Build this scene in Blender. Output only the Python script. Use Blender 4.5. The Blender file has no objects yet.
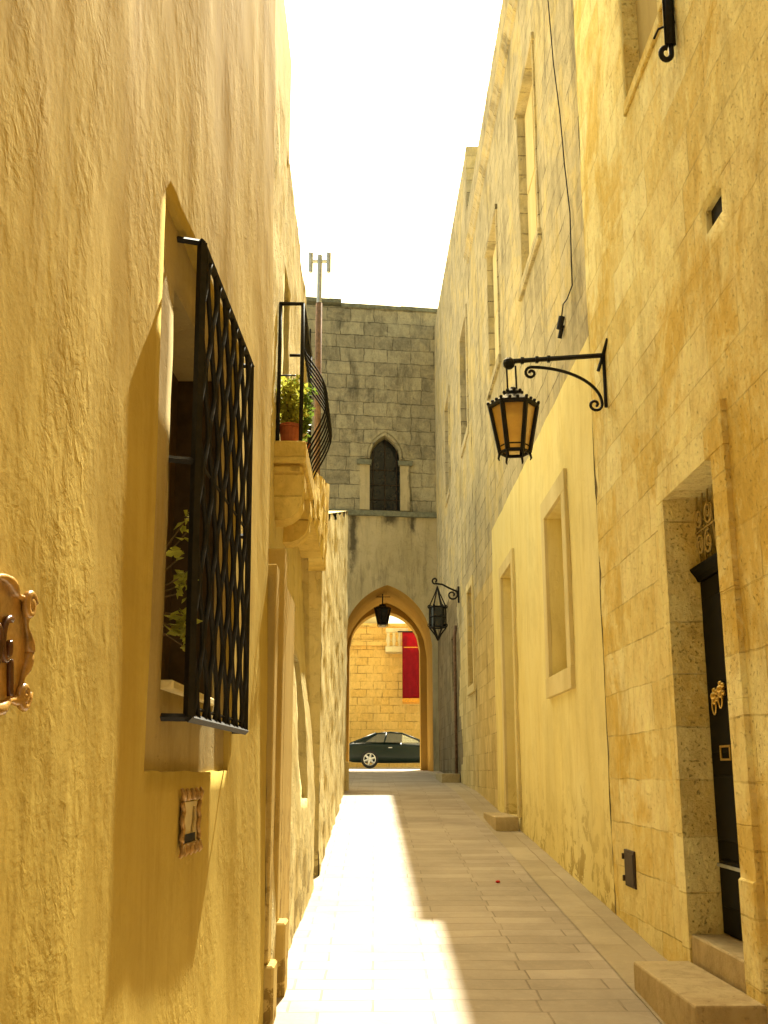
import bpy, bmesh, math, random
from mathutils import Vector, noise, Matrix
random.seed(7)
R = math.radians
SC = bpy.context.scene
COL = SC.collection

# ------------------------------------------------------------------ camera
cam_d = bpy.data.cameras.new('camera')
cam = bpy.data.objects.new('camera', cam_d); COL.objects.link(cam)
cam.location = (0, 0, 1.6)
cam.rotation_euler = (R(90 + 13.4), 0, -0.0098)
cam_d.sensor_fit = 'VERTICAL'; cam_d.sensor_height = 36.0
cam_d.lens = 36.0 * 1090 / 1024
cam_d.clip_start = 0.05; cam_d.clip_end = 3000
SC.camera = cam

# ------------------------------------------------------------------ light
S = Vector((0.114, 0.835, 1.0)).normalized()
EL = math.asin(S.z); AZ = math.atan2(S.x, S.y)
W = bpy.data.worlds.new('World'); SC.world = W; W.use_nodes = True
wn = W.node_tree; bg = wn.nodes['Background']
sky = wn.nodes.new('ShaderNodeTexSky'); sky.sky_type = 'NISHITA'; sky.sun_disc = False
sky.sun_elevation = EL; sky.sun_rotation = AZ
sky.air_density = 1.0; sky.dust_density = 7.0; sky.ozone_density = 0.2
tint = wn.nodes.new('ShaderNodeMix'); tint.data_type = 'RGBA'; tint.blend_type = 'MULTIPLY'; tint.inputs[0].default_value = 1.0
tint.inputs[7].default_value = (1.0, .94, .62, 1)      # hazy, warm white balanced sky
wn.links.new(sky.outputs[0], tint.inputs[6]); wn.links.new(tint.outputs[2], bg.inputs[0]); bg.inputs[1].default_value = 0.105
sd = bpy.data.lights.new('sun', 'SUN'); sd.energy = 5.0; sd.angle = R(0.5); sd.color = (1.0, 0.95, 0.77)
sun = bpy.data.objects.new('sun', sd); COL.objects.link(sun)
sun.rotation_euler = (-S).to_track_quat('-Z', 'Y').to_euler(); sun.location = (5, 30, 40)
vs = SC.view_settings
vs.view_transform = 'Standard'; vs.look = 'None'; vs.gamma = 1.0; vs.exposure = 1.92
vs.use_curve_mapping = False
SC.render.engine = 'CYCLES'
SC.cycles.max_bounces = 10; SC.cycles.diffuse_bounces = 7

# ------------------------------------------------------------------ node helpers
class NT:
    def __init__(s, name):
        s.m = bpy.data.materials.new(name); s.m.use_nodes = True
        s.t = s.m.node_tree; s.b = s.t.nodes['Principled BSDF']
        s.b.inputs['Specular IOR Level'].default_value = 0.25
    def n(s, typ, **kw):
        o = s.t.nodes.new(typ)
        for k, v in kw.items():
            if k.startswith('i_'):
                key = k[2:]; key = int(key) if key.isdigit() else key.replace('_', ' ')
                s.set(o.inputs[key], v)
            else: setattr(o, k, v)
        return o
    def set(s, inp, v):
        if isinstance(v, bpy.types.NodeSocket): s.t.links.new(v, inp)
        elif isinstance(v, bpy.types.Node): s.t.links.new(v.outputs[0], inp)
        else:
            if isinstance(v, tuple) and len(v) == 3 and len(inp.default_value) == 4: v = (*v, 1)
            inp.default_value = v
    def pos(s): return s.n('ShaderNodeNewGeometry').outputs['Position']
    def plane(s, ax):        # world position -> 2D vector on a facade / on the ground
        sp = s.n('ShaderNodeSeparateXYZ', i_0=s.pos()); cb = s.n('ShaderNodeCombineXYZ')
        for k, a in enumerate(ax): s.t.links.new(sp.outputs['XYZ'.index(a)], cb.inputs[k])
        return cb.outputs[0]
    def noise(s, vec, scale, detail=4, rough=.55, dist=0.0):
        return s.n('ShaderNodeTexNoise', i_Vector=vec, i_Scale=scale, i_Detail=detail, i_Roughness=rough, i_Distortion=dist).outputs[0]
    def ramp(s, fac, stops):
        r = s.n('ShaderNodeValToRGB', i_0=fac); e = r.color_ramp.elements
        while len(e) < len(stops): e.new(.5)
        for k, (p, c) in enumerate(stops):
            e[k].position = p; e[k].color = (*c, 1) if isinstance(c, tuple) else (c, c, c, 1)
        return r.outputs[0]
    def mix(s, fac, a, b, mode='MIX'):
        o = s.n('ShaderNodeMix', data_type='RGBA', blend_type=mode)
        s.set(o.inputs[0], fac); s.set(o.inputs[6], a); s.set(o.inputs[7], b); return o.outputs[2]
    def math(s, op, a, b=0.0):
        o = s.n('ShaderNodeMath', operation=op); s.set(o.inputs[0], a); s.set(o.inputs[1], b); return o.outputs[0]
    def vscale(s, vec, v):
        o = s.n('ShaderNodeVectorMath', operation='MULTIPLY'); s.set(o.inputs[0], vec); o.inputs[1].default_value = v; return o.outputs[0]
    def warp(s, vec, scale, amt):
        nz = s.n('ShaderNodeTexNoise', i_Vector=vec, i_Scale=scale, i_Detail=2.0).outputs[1]
        a = s.n('ShaderNodeVectorMath', operation='SUBTRACT'); s.set(a.inputs[0], nz); a.inputs[1].default_value = (.5, .5, .5)
        b = s.n('ShaderNodeVectorMath', operation='SCALE'); s.set(b.inputs[0], a.outputs[0]); b.inputs[3].default_value = amt
        c = s.n('ShaderNodeVectorMath', operation='ADD'); s.set(c.inputs[0], vec); s.set(c.inputs[1], b.outputs[0]); return c.outputs[0]
    def bump(s, h, strength, dist=1.0, prev=None):
        o = s.n('ShaderNodeBump', i_Strength=strength, i_Distance=dist, i_Height=h)
        if prev is not None: s.set(o.inputs['Normal'], prev)
        return o.outputs[0]
    def done(s, color, rough=.85, normal=None, metal=0.0, spec=None):
        s.set(s.b.inputs['Base Color'], color); s.set(s.b.inputs['Roughness'], rough)
        s.set(s.b.inputs['Metallic'], metal)
        if spec is not None: s.b.inputs['Specular IOR Level'].default_value = spec
        if normal is not None: s.set(s.b.inputs['Normal'], normal)
        return s.m

def mat_blocks(name, ax, c1, c2, mortar, bw, bh, stain=(.2, .15, .08), stain_amt=.5, msize=.006, warp=.02,
               patch=None, patch_amt=0.0, bump=.012, vis0=(.42, .08, .62), pits=.5, pale=.55):
    t = NT(name); v = t.plane(ax); p = t.pos()
    wv = t.warp(v, 3.0, warp)
    br = t.n('ShaderNodeTexBrick', i_Vector=wv, i_Scale=1.0, i_Color1=c1, i_Color2=c2, i_Mortar=mortar,
             i_Mortar_Size=msize, i_Mortar_Smooth=.35, i_Bias=0.0, i_Brick_Width=bw, i_Row_Height=bh)
    br.offset = .43; br.squash = .8; br.squash_frequency = 3
    n1 = t.noise(p, 0.9, 6, .62); n2 = t.noise(p, 7.0, 5, .65); n3 = t.noise(p, 45.0, 4, .7)
    # joints fade in and out: worn, re-pointed masonry
    vis = t.ramp(t.noise(p, 1.9, 4, .65), [(vis0[0], vis0[1]), (vis0[2], 1.0)])
    base = t.mix(t.math('MULTIPLY', br.outputs['Fac'], vis), br.outputs[0], br.outputs[0])
    plain = t.mix(.5, c1, c2)
    col = t.mix(t.math('MULTIPLY', br.outputs['Fac'], t.math('SUBTRACT', 1.0, vis)), base, plain)
    col = t.mix(t.ramp(n2, [(.35, .0), (.75, .35)]), col, tuple(min(1, x * 1.25) for x in c1))
    if patch is not None:
        col = t.mix(t.math('MULTIPLY', t.ramp(t.noise(p, .8, 5, .7, .6), [(.50, 0.0), (.60, 1.0)]), patch_amt), col, patch)
    col = t.mix(t.math('MULTIPLY', t.ramp(t.noise(t.vscale(p, (1, 1, .8)), 1.15, 6, .68, .8), [(.54, 0.0), (.60, 1.0)]), pale), col, tuple(min(1, x * 1.16) for x in c1))
    sv = t.vscale(p, (1.6, 1.6, .45))
    col = t.mix(t.math('MULTIPLY', t.ramp(t.noise(sv, 1.5, 7, .72, .4), [(.50, 0.0), (.72, 1.0)]), stain_amt), col, stain)
    col = t.mix(t.math('MULTIPLY', t.ramp(n3, [(.62, 0.0), (.74, 1.0)]), pits), col, tuple(x * .45 for x in c2))
    chip = t.ramp(t.noise(t.vscale(p, (1, 1, .45)), 9.0, 6, .78, .8), [(.66, 0.0), (.72, 1.0)])
    col = t.mix(t.math('MULTIPLY', chip, .75 * min(1, pits + .2)), col, tuple(x * .42 for x in c2))
    st = t.noise(t.vscale(p, (1, 1, .6)), 9.0, 8, .78, .6)
    col = t.mix(t.math('MULTIPLY', t.ramp(st, [(.50, 0.0), (.66, 1.0)]), .40), col, tuple(x * .60 for x in c2))
    col = t.mix(t.math('MULTIPLY', t.ramp(st, [(.34, 1.0), (.46, 0.0)]), .40), col, tuple(min(1, x * 1.18) for x in c1))
    h = t.math('ADD', t.math('MULTIPLY', br.outputs['Fac'], t.math('MULTIPLY', vis, -1.0)), t.math('MULTIPLY', n2, 1.2))
    h = t.math('SUBTRACT', h, t.math('MULTIPLY', t.ramp(n3, [(.60, 0.0), (.70, 1.0)]), .7 * pits))
    h = t.math('ADD', h, t.math('MULTIPLY', n3, .35))
    h = t.math('ADD', h, t.math('MULTIPLY', n1, 1.5))
    return t.done(col, .95, t.bump(h, 1.0, bump), 0.0, .03)

def mat_plaster(name, c1, c2, stain, swirl=True, bump=.004, stain_amt=.35):
    t = NT(name); p = t.pos()
    big = t.noise(t.vscale(p, (1, 1, .35)), 1.3, 6, .65, .5)
    col = t.mix(t.ramp(big, [(.32, 0.0), (.70, 1.0)]), c1, c2)
    st = t.noise(t.vscale(p, (2.6, 2.6, .4)), 1.7, 7, .72, .3)
    col = t.mix(t.math('MULTIPLY', t.ramp(st, [(.52, 0.0), (.76, 1.0)]), stain_amt), col, stain)
    fine = t.noise(p, 60, 4, .7)
    col = t.mix(t.math('MULTIPLY', t.ramp(fine, [(.55, 0.0), (.8, 1.0)]), .25), col, stain)
    nm = None
    bl = t.noise(p, .75, 7, .72, .5)
    col = t.mix(t.math('MULTIPLY', t.ramp(bl, [(.50, 0.0), (.64, 1.0)]), .30), col, tuple(x * .72 for x in c2))
    rn = t.noise(t.vscale(p, (1, 1, .10)), 7.0, 5, .7)
    col = t.mix(t.math('MULTIPLY', t.ramp(rn, [(.52, 0.0), (.72, 1.0)]), .35 * stain_amt), col, stain)
    if swirl:
        sw = t.noise(p, 15.0, 4, .55, 1.1)
        wv = t.n('ShaderNodeTexVoronoi', i_Vector=t.warp(t.vscale(p, (1, 1, .8)), 6.0, .09), i_Scale=17.0, feature='SMOOTH_F1').outputs[0]
        wv2 = t.noise(t.warp(p, 5.0, .12), 42.0, 3, .6, .6)
        amp = t.ramp(t.noise(t.vscale(p, (1, 1, .6)), 2.2, 4, .6), [(.40, .12), (.66, 1.0)])
        h = t.math('ADD', t.math('MULTIPLY', sw, .8), t.math('MULTIPLY', wv2, .38))
        h = t.math('ADD', h, t.math('MULTIPLY', wv, .30))
        h = t.math('MULTIPLY', h, amp)
        nm = t.bump(h, 1.0, bump)
        nm = t.bump(fine, 1.0, bump * .12, nm)
    else:
        fl = t.ramp(t.noise(p, 4.5, 6, .7, .5), [(.53, 0.0), (.56, 1.0)])
        sp_ = t.n('ShaderNodeSeparateXYZ', i_0=p).outputs[2]
        low = t.ramp(t.math('ADD', t.math('MULTIPLY', sp_, .25), t.math('MULTIPLY', big, .5)), [(.38, 1.0), (.64, .0)])
        col = t.mix(t.math('MULTIPLY', t.math('MULTIPLY', fl, low), .9), col, tuple(x * .8 for x in stain))   # flaked patches low on the wall
        h = t.math('ADD', t.noise(p, 5.0, 5, .6), t.math('MULTIPLY', fine, .22))
        h = t.math('SUBTRACT', h, t.math('MULTIPLY', fl, .25))
        nm = t.bump(h, 1.0, bump)
    return t.done(col, .95, nm, 0.0, .02)

def mat_simple(name, c, rough=.5, metal=0.0, var=.25, scale=20, bump=0.0, spec=None):
    t = NT(name); p = t.pos()
    nz = t.noise(p, scale, 5, .65)
    col = t.mix(t.ramp(nz, [(.3, 0.0), (.75, 1.0)]), tuple(x * (1 - var) for x in c), tuple(min(1, x * (1 + var)) for x in c))
    return t.done(col, rough, t.bump(nz, 1.0, bump) if bump else None, metal, spec)

def mat_paving(name, bw, bh, c1, c2, mortar, rot=False):
    t = NT(name); v = t.plane('YXZ' if rot else 'XYZ'); p = t.pos()
    br = t.n('ShaderNodeTexBrick', i_Vector=t.warp(v, 2.0, .03), i_Scale=1.0, i_Color1=c1, i_Color2=c2, i_Mortar=mortar,
             i_Mortar_Size=.006, i_Mortar_Smooth=.3, i_Bias=0.0, i_Brick_Width=bw, i_Row_Height=bh)
    br.offset = .47; br.squash = 1.35; br.squash_frequency = 2
    n1 = t.noise(p, 1.1, 6, .65); n2 = t.noise(p, 14, 5, .7); n3 = t.noise(p, 90, 3, .7)
    vis = t.ramp(t.noise(p, 1.6, 4, .65), [(.40, .10), (.62, .85)])
    col = t.mix(t.math('MULTIPLY', br.outputs['Fac'], t.math('SUBTRACT', 1.0, vis)), br.outputs[0], t.mix(.5, c1, c2))
    col = t.mix(t.math('MULTIPLY', t.ramp(n1, [(.42, 0.0), (.66, 1.0)]), .55), col, tuple(x * .62 for x in c2))
    col = t.mix(t.math('MULTIPLY', t.ramp(n2, [(.5, 0.0), (.8, 1.0)]), .4), col, tuple(min(1, x * 1.25) for x in c1))
    col = t.mix(t.math('MULTIPLY', t.ramp(n3, [(.6, 0.0), (.75, 1.0)]), .3), col, tuple(x * .5 for x in c2))
    h = t.math('ADD', t.math('MULTIPLY', br.outputs['Fac'], -1.0), t.math('MULTIPLY', n2, .5))
    return t.done(col, t.ramp(n2, [(.3, .55), (.7, .8)]), t.bump(t.math('ADD', h, n1), 1.0, .006), spec=.10)

M = {}
M['plaster'] = mat_plaster('ochre_plaster', (.525, .392, .10), (.43, .303, .066), (.28, .175, .03), True, .0052, .5)
M['panel'] = mat_plaster('bare_surround', (.44, .35, .17), (.36, .27, .11), (.22, .15, .06), False, .006, .6)
M['cream'] = mat_plaster('cream_render', (.86, .76, .37), (.80, .67, .27), (.52, .38, .12), False, .008, .5)
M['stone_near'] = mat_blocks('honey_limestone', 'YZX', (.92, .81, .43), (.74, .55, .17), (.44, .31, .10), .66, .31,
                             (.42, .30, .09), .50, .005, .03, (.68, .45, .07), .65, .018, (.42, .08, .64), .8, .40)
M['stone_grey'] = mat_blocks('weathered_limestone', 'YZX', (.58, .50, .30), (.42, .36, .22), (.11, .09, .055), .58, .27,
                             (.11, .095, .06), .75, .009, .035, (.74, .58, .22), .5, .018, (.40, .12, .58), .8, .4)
M['stone_low'] = mat_blocks('tan_limestone', 'YZX', (.66, .54, .26), (.50, .385, .16), (.24, .18, .08), .55, .27,
                            (.20, .14, .07), .55, .007, .03, None, 0, .012)  # tan stone with scattered brown stains
M['stone_shade'] = mat_blocks('shade_toned_limestone', 'YZX', (.27, .215, .125), (.18, .145, .08), (.08, .065, .04), .55, .27,
                            (.06, .05, .035), .6, .008, .03, (.40, .31, .16), .4, .018)  # darker copy of the limestone, shade by the gate put into its colour
M['tower'] = mat_blocks('gate_limestone', 'XZY', (.44, .385, .235), (.23, .20, .125), (.12, .105, .07), .70, .42,
                        (.06, .055, .04), .75, .013, .10, (.58, .49, .28), .45, .03, (.30, .4, .5), .8)
M['tower_low'] = mat_plaster('gate_render', (.60, .50, .29), (.48, .39, .20), (.14, .11, .06), False, .02, .8)
def drips(m, cols):
    t = NT.__new__(NT); t.m = m; t.t = m.node_tree; t.b = t.t.nodes['Principled BSDF']
    p = t.pos(); sp = t.n('ShaderNodeSeparateXYZ', i_0=p); inp = t.b.inputs['Base Color']; src = inp.links[0].from_socket
    nz = t.noise(t.vscale(p, (1, 1, .5)), 3.0, 5, .7)
    for cx, zb, w in cols:
        dx = t.math('ABSOLUTE', t.math('SUBTRACT', t.math('ADD', sp.outputs[0], t.math('MULTIPLY', nz, .45)), cx + .22))
        m1 = t.ramp(t.math('DIVIDE', dx, w), [(.25, 1.0), (1.0, 0.0)])
        m2 = t.ramp(t.math('ADD', t.math('DIVIDE', t.math('SUBTRACT', sp.outputs[2], zb), 8.86 - zb), t.math('MULTIPLY', t.math('SUBTRACT', nz, .5), 1.6)), [(.15, 0.0), (.55, 1.0)])
        src = t.mix(t.math('MULTIPLY', t.math('MULTIPLY', m1, m2), .85), src, (.05, .042, .028))
    t.set(inp, src)
drips(M['tower_low'], [(-.58, 6.4, .17), (1.12, 7.9, .14), (-1.3, 7.0, .2), (.5, 8.4, .3)])
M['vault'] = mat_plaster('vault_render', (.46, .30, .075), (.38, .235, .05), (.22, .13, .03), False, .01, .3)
M['rubble'] = mat_plaster('eroded_limestone', (.72, .62, .33), (.60, .49, .21), (.34, .26, .11), False, .022, .6)
M['yellow_stone'] = mat_blocks('yellow_limestone', 'YZX', (.72, .56, .18), (.60, .43, .11), (.36, .24, .06), .5, .26,
                               (.34, .2, .06), .5, .006, .03)
M['square_stone'] = mat_blocks('square_limestone', 'XZY', (.74, .50, .15), (.66, .41, .10), (.30, .18, .05), .66, .33,
                               (.36, .23, .08), .35, .022, .03, None, 0, .015)
M['trim'] = mat_plaster('stone_trim', (.76, .66, .36), (.66, .54, .25), (.42, .32, .13), False, .006, .45)
M['reveal'] = mat_plaster('shutter_tan', (.50, .39, .17), (.42, .31, .11), (.28, .19, .07), False, .003, .3)
M['brown_trim'] = mat_plaster('brown_trim', (.52, .38, .13), (.44, .30, .085), (.28, .18, .05), False, .003, .3)
M['step'] = mat_blocks('step_stone', 'YXZ', (.50, .40, .23), (.40, .31, .16), (.26, .18, .09), 3.0, 1.0, (.30, .20, .10), .5, .004, .02)
M['street'] = mat_paving('paving', .44, .225, (.43, .36, .27), (.33, .275, .20), (.19, .15, .105))
M['strip'] = mat_paving('flag_strip', .95, .42, (.45, .375, .245), (.36, .295, .185), (.20, .155, .09), True)
M['square'] = mat_simple('square_ground', (.42, .37, .29), .85, 0, .2, 3)
M['iron'] = mat_simple('black_iron', (.018, .016, .014), .45, .6, .4, 40, .0008)
M['rail'] = mat_simple('painted_iron', (.014, .012, .010), .6, .1, .5, 30, .001)
M['rust'] = mat_simple('rusty_pole', (.20, .12, .07), .8, .2, .5, 15)
M['galv'] = mat_simple('galvanised_metal', (.42, .45, .47), .45, .7, .2, 20)
M['darkwood'] = mat_simple('dark_shutter', (.055, .032, .014), .6, 0, .4, 12)
M['door'] = mat_simple('black_door_paint', (.004, .0035, .003), .6, 0, .3, 10, 0, .08)
M['brass'] = mat_simple('brass', (.62, .42, .12), .3, .9, .2, 40)
M['void'] = mat_simple('dark_interior', (.015, .013, .010), .9, 0, .2, 10)
M['glass_dark'] = mat_simple('dark_pane', (.012, .014, .014), .15, 0, .3, 6, 0, .5)
M['terracotta'] = mat_simple('terracotta', (.36, .10, .04), .8, 0, .25, 18)
M['leaf'] = mat_simple('leaf', (.13, .19, .025), .5, 0, .5, 25)
M['leaf_y'] = mat_simple('yellow_leaf', (.36, .36, .05), .5, 0, .4, 25)
M['stem'] = mat_simple('stem', (.10, .07, .03), .8)
M['ceramic'] = mat_simple('brown_glaze', (.40, .215, .05), .22, 0, .5, 22, .002, .5)
M['ceramic_d'] = mat_simple('dark_glaze', (.10, .035, .012), .22, 0, .5, 30, .001, .5)
M['ivory'] = mat_simple('ivory_panel', (.58, .47, .26), .35, 0, .15, 15)
M['copper'] = mat_simple('aged_copper', (.42, .25, .08), .45, .1, .5, 40, .001)
M['red'] = mat_simple('red_cloth', (.33, .008, .016), .8, 0, .15, 6)
M['fringe'] = mat_simple('gold_fringe', (.72, .32, .03), .7)
M['carpaint'] = mat_simple('dark_green_paint', (.003, .010, .007), .38, 0, .1, 4, 0, .25)
M['tyre'] = mat_simple('tyre_rubber', (.02, .02, .02), .85)
M['alloy'] = mat_simple('alloy_wheel', (.55, .55, .53), .35, .6, .1)
M['petal'] = mat_simple('red_petal', (.5, .01, .01), .5)
M['coping'] = mat_simple('mossy_coping', (.20, .20, .13), .9, 0, .4, 9, .01)
M['lime'] = mat_simple('pale_bulb', (.8, .74, .55), .5)

t = NT('amber_glass')
nz = t.noise(t.pos(), 14, 4, .6)
t.done(t.mix(nz, (.80, .52, .09), (.50, .24, .04)), .35)
t.b.inputs['Transmission Weight'].default_value = .35
M['amber'] = t.m
t = NT('car_glass'); t.done((.09, .09, .06), .12, None, 0, .6)
t.b.inputs['Transmission Weight'].default_value = .55
M['carglass'] = t.m
for k in ('leaf', 'leaf_y'):
    M[k].node_tree.nodes['Principled BSDF'].inputs['Transmission Weight'].default_value = 0.0
    nt = M[k].node_tree; b = nt.nodes['Principled BSDF']; out = nt.nodes['Material Output']
    tr = nt.nodes.new('ShaderNodeBsdfTranslucent'); mx = nt.nodes.new('ShaderNodeMixShader'); mx.inputs[0].default_value = .4
    nt.links.new(b.inputs['Base Color'].links[0].from_socket, tr.inputs[0])
    nt.links.new(b.outputs[0], mx.inputs[1]); nt.links.new(tr.outputs[0], mx.inputs[2]); nt.links.new(mx.outputs[0], out.inputs[0])

# ------------------------------------------------------------------ object helpers
def ground_z(y):
    if y < 19.5: return .0643 * y
    if y < 30.5: return 1.254 + (y - 19.5) * (1.61 - 1.254) / 11
    return 1.61 + min(y - 30.5, 20) * .011

def thing(name, label, cat, loc, group=None):
    o = bpy.data.objects.new(name, None); COL.objects.link(o); o.location = loc
    o.empty_display_size = .2
    o['label'] = label; o['category'] = cat
    if group: o['group'] = group
    return o

def root_loc(p):
    v = Vector((0, 0, 0))
    while p is not None: v += Vector(p.location); p = p.parent
    return v

def build(name, bm, mat, parent=None, label=None, cat=None, group=None, kind=None, smooth=False, origin=None, normals=True):
    if normals: bmesh.ops.recalc_face_normals(bm, faces=bm.faces)
    me = bpy.data.meshes.new(name)
    if parent is not None: off = root_loc(parent)
    elif origin is not None: off = Vector(origin)
    else:
        xs = [v.co for v in bm.verts]
        off = Vector(((min(c.x for c in xs) + max(c.x for c in xs)) / 2, (min(c.y for c in xs) + max(c.y for c in xs)) / 2, min(c.z for c in xs)))
    for v in bm.verts: v.co -= off
    bm.to_mesh(me); bm.free()
    for mm in (mat if isinstance(mat, (list, tuple)) else [mat]): me.materials.append(M[mm])
    if smooth:
        for p in me.polygons: p.use_smooth = True
    o = bpy.data.objects.new(name, me); COL.objects.link(o)
    if parent is not None: o.parent = parent
    else: o.location = off
    if label: o['label'] = label
    if cat: o['category'] = cat
    if group: o['group'] = group
    if kind: o['kind'] = kind
    return o

def copy_tree(o, parent=None):
    c = o.copy(); COL.objects.link(c)
    c.parent = parent
    for ch in o.children: copy_tree(ch, c)
    return c

BM = bmesh.new
def quad(bm, pts, mi=0):
    f = bm.faces.new([bm.verts.new(p) for p in pts]); f.material_index = mi; return f

def box(bm, lo, hi, bevel=0.0, seg=1, mi=0):
    x0, y0, z0 = lo; x1, y1, z1 = hi
    vs = [bm.verts.new(p) for p in ((x0,y0,z0),(x1,y0,z0),(x1,y1,z0),(x0,y1,z0),(x0,y0,z1),(x1,y0,z1),(x1,y1,z1),(x0,y1,z1))]
    fs = [bm.faces.new([vs[i] for i in q]) for q in ((0,3,2,1),(4,5,6,7),(0,1,5,4),(1,2,6,5),(2,3,7,6),(3,0,4,7))]
    for f in fs: f.material_index = mi
    if bevel:
        es = list({e for f in fs for e in f.edges})
        bmesh.ops.bevel(bm, geom=es, offset=bevel, segments=seg, affect='EDGES', profile=.5)
    return vs

def tube(bm, pts, r, sides=6, caps=True, flat=1.0):
    pts = [Vector(p) for p in pts]; rings = []
    prev = None
    for i, p in enumerate(pts):
        d = (pts[min(i + 1, len(pts) - 1)] - pts[max(i - 1, 0)]).normalized()
        if prev is None:
            up = Vector((0, 0, 1)) if abs(d.z) < .9 else Vector((0, 1, 0))
            a = d.cross(up).normalized()
        else:
            a = (prev - d * prev.dot(d)).normalized()
        prev = a; b = d.cross(a)
        rr = r[i] if isinstance(r, (list, tuple)) else r
        rings.append([bm.verts.new(p + a * math.cos(2 * math.pi * k / sides) * rr + b * math.sin(2 * math.pi * k / sides) * rr * flat) for k in range(sides)])
    for r0, r1 in zip(rings, rings[1:]):
        for k in range(sides):
            bm.faces.new((r0[k], r0[(k + 1) % sides], r1[(k + 1) % sides], r1[k]))
    if caps:
        bm.faces.new(rings[0]); bm.faces.new(rings[-1][::-1])

def lathe(bm, prof, c, sides=12, rot=0.0):
    rings = []
    for r, z in prof:
        rings.append([bm.verts.new((c[0] + r * math.cos(rot + 2 * math.pi * k / sides), c[1] + r * math.sin(rot + 2 * math.pi * k / sides), c[2] + z)) for k in range(sides)])
    for r0, r1 in zip(rings, rings[1:]):
        for k in range(sides): bm.faces.new((r0[k], r0[(k + 1) % sides], r1[(k + 1) % sides], r1[k]))
    bm.faces.new(rings[0][::-1]); bm.faces.new(rings[-1])

def prism(bm, poly, fn, d0, d1):
    """extrude a 2D polygon; fn(u,v,d) -> 3D"""
    a = [bm.verts.new(fn(u, v, d0)) for u, v in poly]; b = [bm.verts.new(fn(u, v, d1)) for u, v in poly]
    n = len(poly)
    bm.faces.new(a); bm.faces.new(b[::-1])
    for i in range(n): bm.faces.new((a[i], a[(i + 1) % n], b[(i + 1) % n], b[i]))

def spiral(c, r0, r1, a0, turns, n=18):
    return [(c[0] + (r0 + (r1 - r0) * i / n) * math.cos(a0 + turns * 2 * math.pi * i / n),
             c[1] + (r0 + (r1 - r0) * i / n) * math.sin(a0 + turns * 2 * math.pi * i / n)) for i in range(n + 1)]

def cuts(a, b, extra, step):
    s = sorted({a, b, *[e for e in extra if a < e < b]}); out = []
    for p, q in zip(s, s[1:]):
        n = max(1, round((q - p) / step)); out += [p + (q - p) * i / n for i in range(n)]
    return out + [b]

def facade(bm, fn, u0, u1, v0, v1, holes, depth_dir, step=.12, amp=.006, freq=2.5, mat_fn=None, rough_edge=.006, top_fn=None, seed=0, jag=0.0):
    """fn(u,v,d)->3D point of wall surface, d = depth INTO the wall. holes: (u0,u1,v0,v1,depth)"""
    us = cuts(u0, u1, [h[i] for h in holes for i in (0, 1)], step)
    vs = cuts(v0, v1, [h[i] for h in holes for i in (2, 3)], step)
    cache = {}
    def V(i, j):
        if (i, j) not in cache:
            u, v = us[i], vs[j]
            if top_fn:
                v = v0 + (v - v0) * (top_fn(u) - v0) / (v1 - v0)
            p = Vector(fn(u, v, 0)) ; q = p * freq + Vector((seed, 0, 0))
            d = amp * (noise.noise(q) + .5 * noise.noise(q * 2.7) + .3 * noise.noise(q * 6.1))
            du = rough_edge * noise.noise(q * 9 + Vector((9, 0, 0))); dv = rough_edge * noise.noise(q * 9 + Vector((0, 9, 0)))
            if i in (0, len(us) - 1): du = (-jag if i else 0) * max(0, noise.noise(Vector((3, 1, v * 4.3))) + .5 * noise.noise(Vector((3, 7, v * 15))) + .12) * (1 if v < 4 else 0)
            if j in (0, len(vs) - 1) and not top_fn: dv = 0
            cache[i, j] = bm.verts.new(fn(u + du, v + dv, d))
        return cache[i, j]
    def inhole(u, v):
        for h in holes:
            if h[0] < u < h[1] and h[2] < v < h[3]: return h
    nu, nv = len(us), len(vs)
    H = {}
    for i in range(nu - 1):
        for j in range(nv - 1):
            uc, vc = (us[i] + us[i+1]) / 2, (vs[j] + vs[j+1]) / 2
            h = inhole(uc, vc)
            if h: H[i, j] = h; continue
            f = bm.faces.new((V(i, j), V(i+1, j), V(i+1, j+1), V(i, j+1))); f.smooth = True
            if mat_fn: f.material_index = mat_fn(uc, vc)
    back = {}
    def B(i, j, h):
        key = (i, j, h)
        if key not in back: back[key] = bm.verts.new(fn(us[i], vs[j], h[4]))
        return back[key]
    for (i, j), h in H.items():
        for (a, b, nb) in (((i, j), (i, j+1), (i-1, j)), ((i+1, j), (i+1, j+1), (i+1, j)), ((i, j), (i+1, j), (i, j-1)), ((i, j+1), (i+1, j+1), (i, j+1))):
            if nb not in H:
                f = bm.faces.new((V(*a), V(*b), B(*b, h), B(*a, h)))
                if mat_fn: f.material_index = mat_fn((us[i]+us[i+1])/2, (vs[j]+vs[j+1])/2)
    return us, vs

def shell(bm, fn, u0, u1, v0, v1, deep, mi=0, top_fn=None):
    """back, roof and ends of a house behind its facade"""
    t0 = top_fn(u0) if top_fn else v1; t1 = top_fn(u1) if top_fn else v1
    quad(bm, [fn(u0, v0, deep), fn(u1, v0, deep), fn(u1, t1, deep), fn(u0, t0, deep)], mi)
    quad(bm, [fn(u0, t0, 0.0), fn(u1, t1, 0.0), fn(u1, t1, deep), fn(u0, t0, deep)], mi)
    quad(bm, [fn(u0, v0, 0), fn(u0, t0, 0), fn(u0, t0, deep), fn(u0, v0, deep)], mi)
    quad(bm, [fn(u1, v0, 0), fn(u1, t1, 0), fn(u1, t1, deep), fn(u1, v0, deep)], mi)

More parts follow.
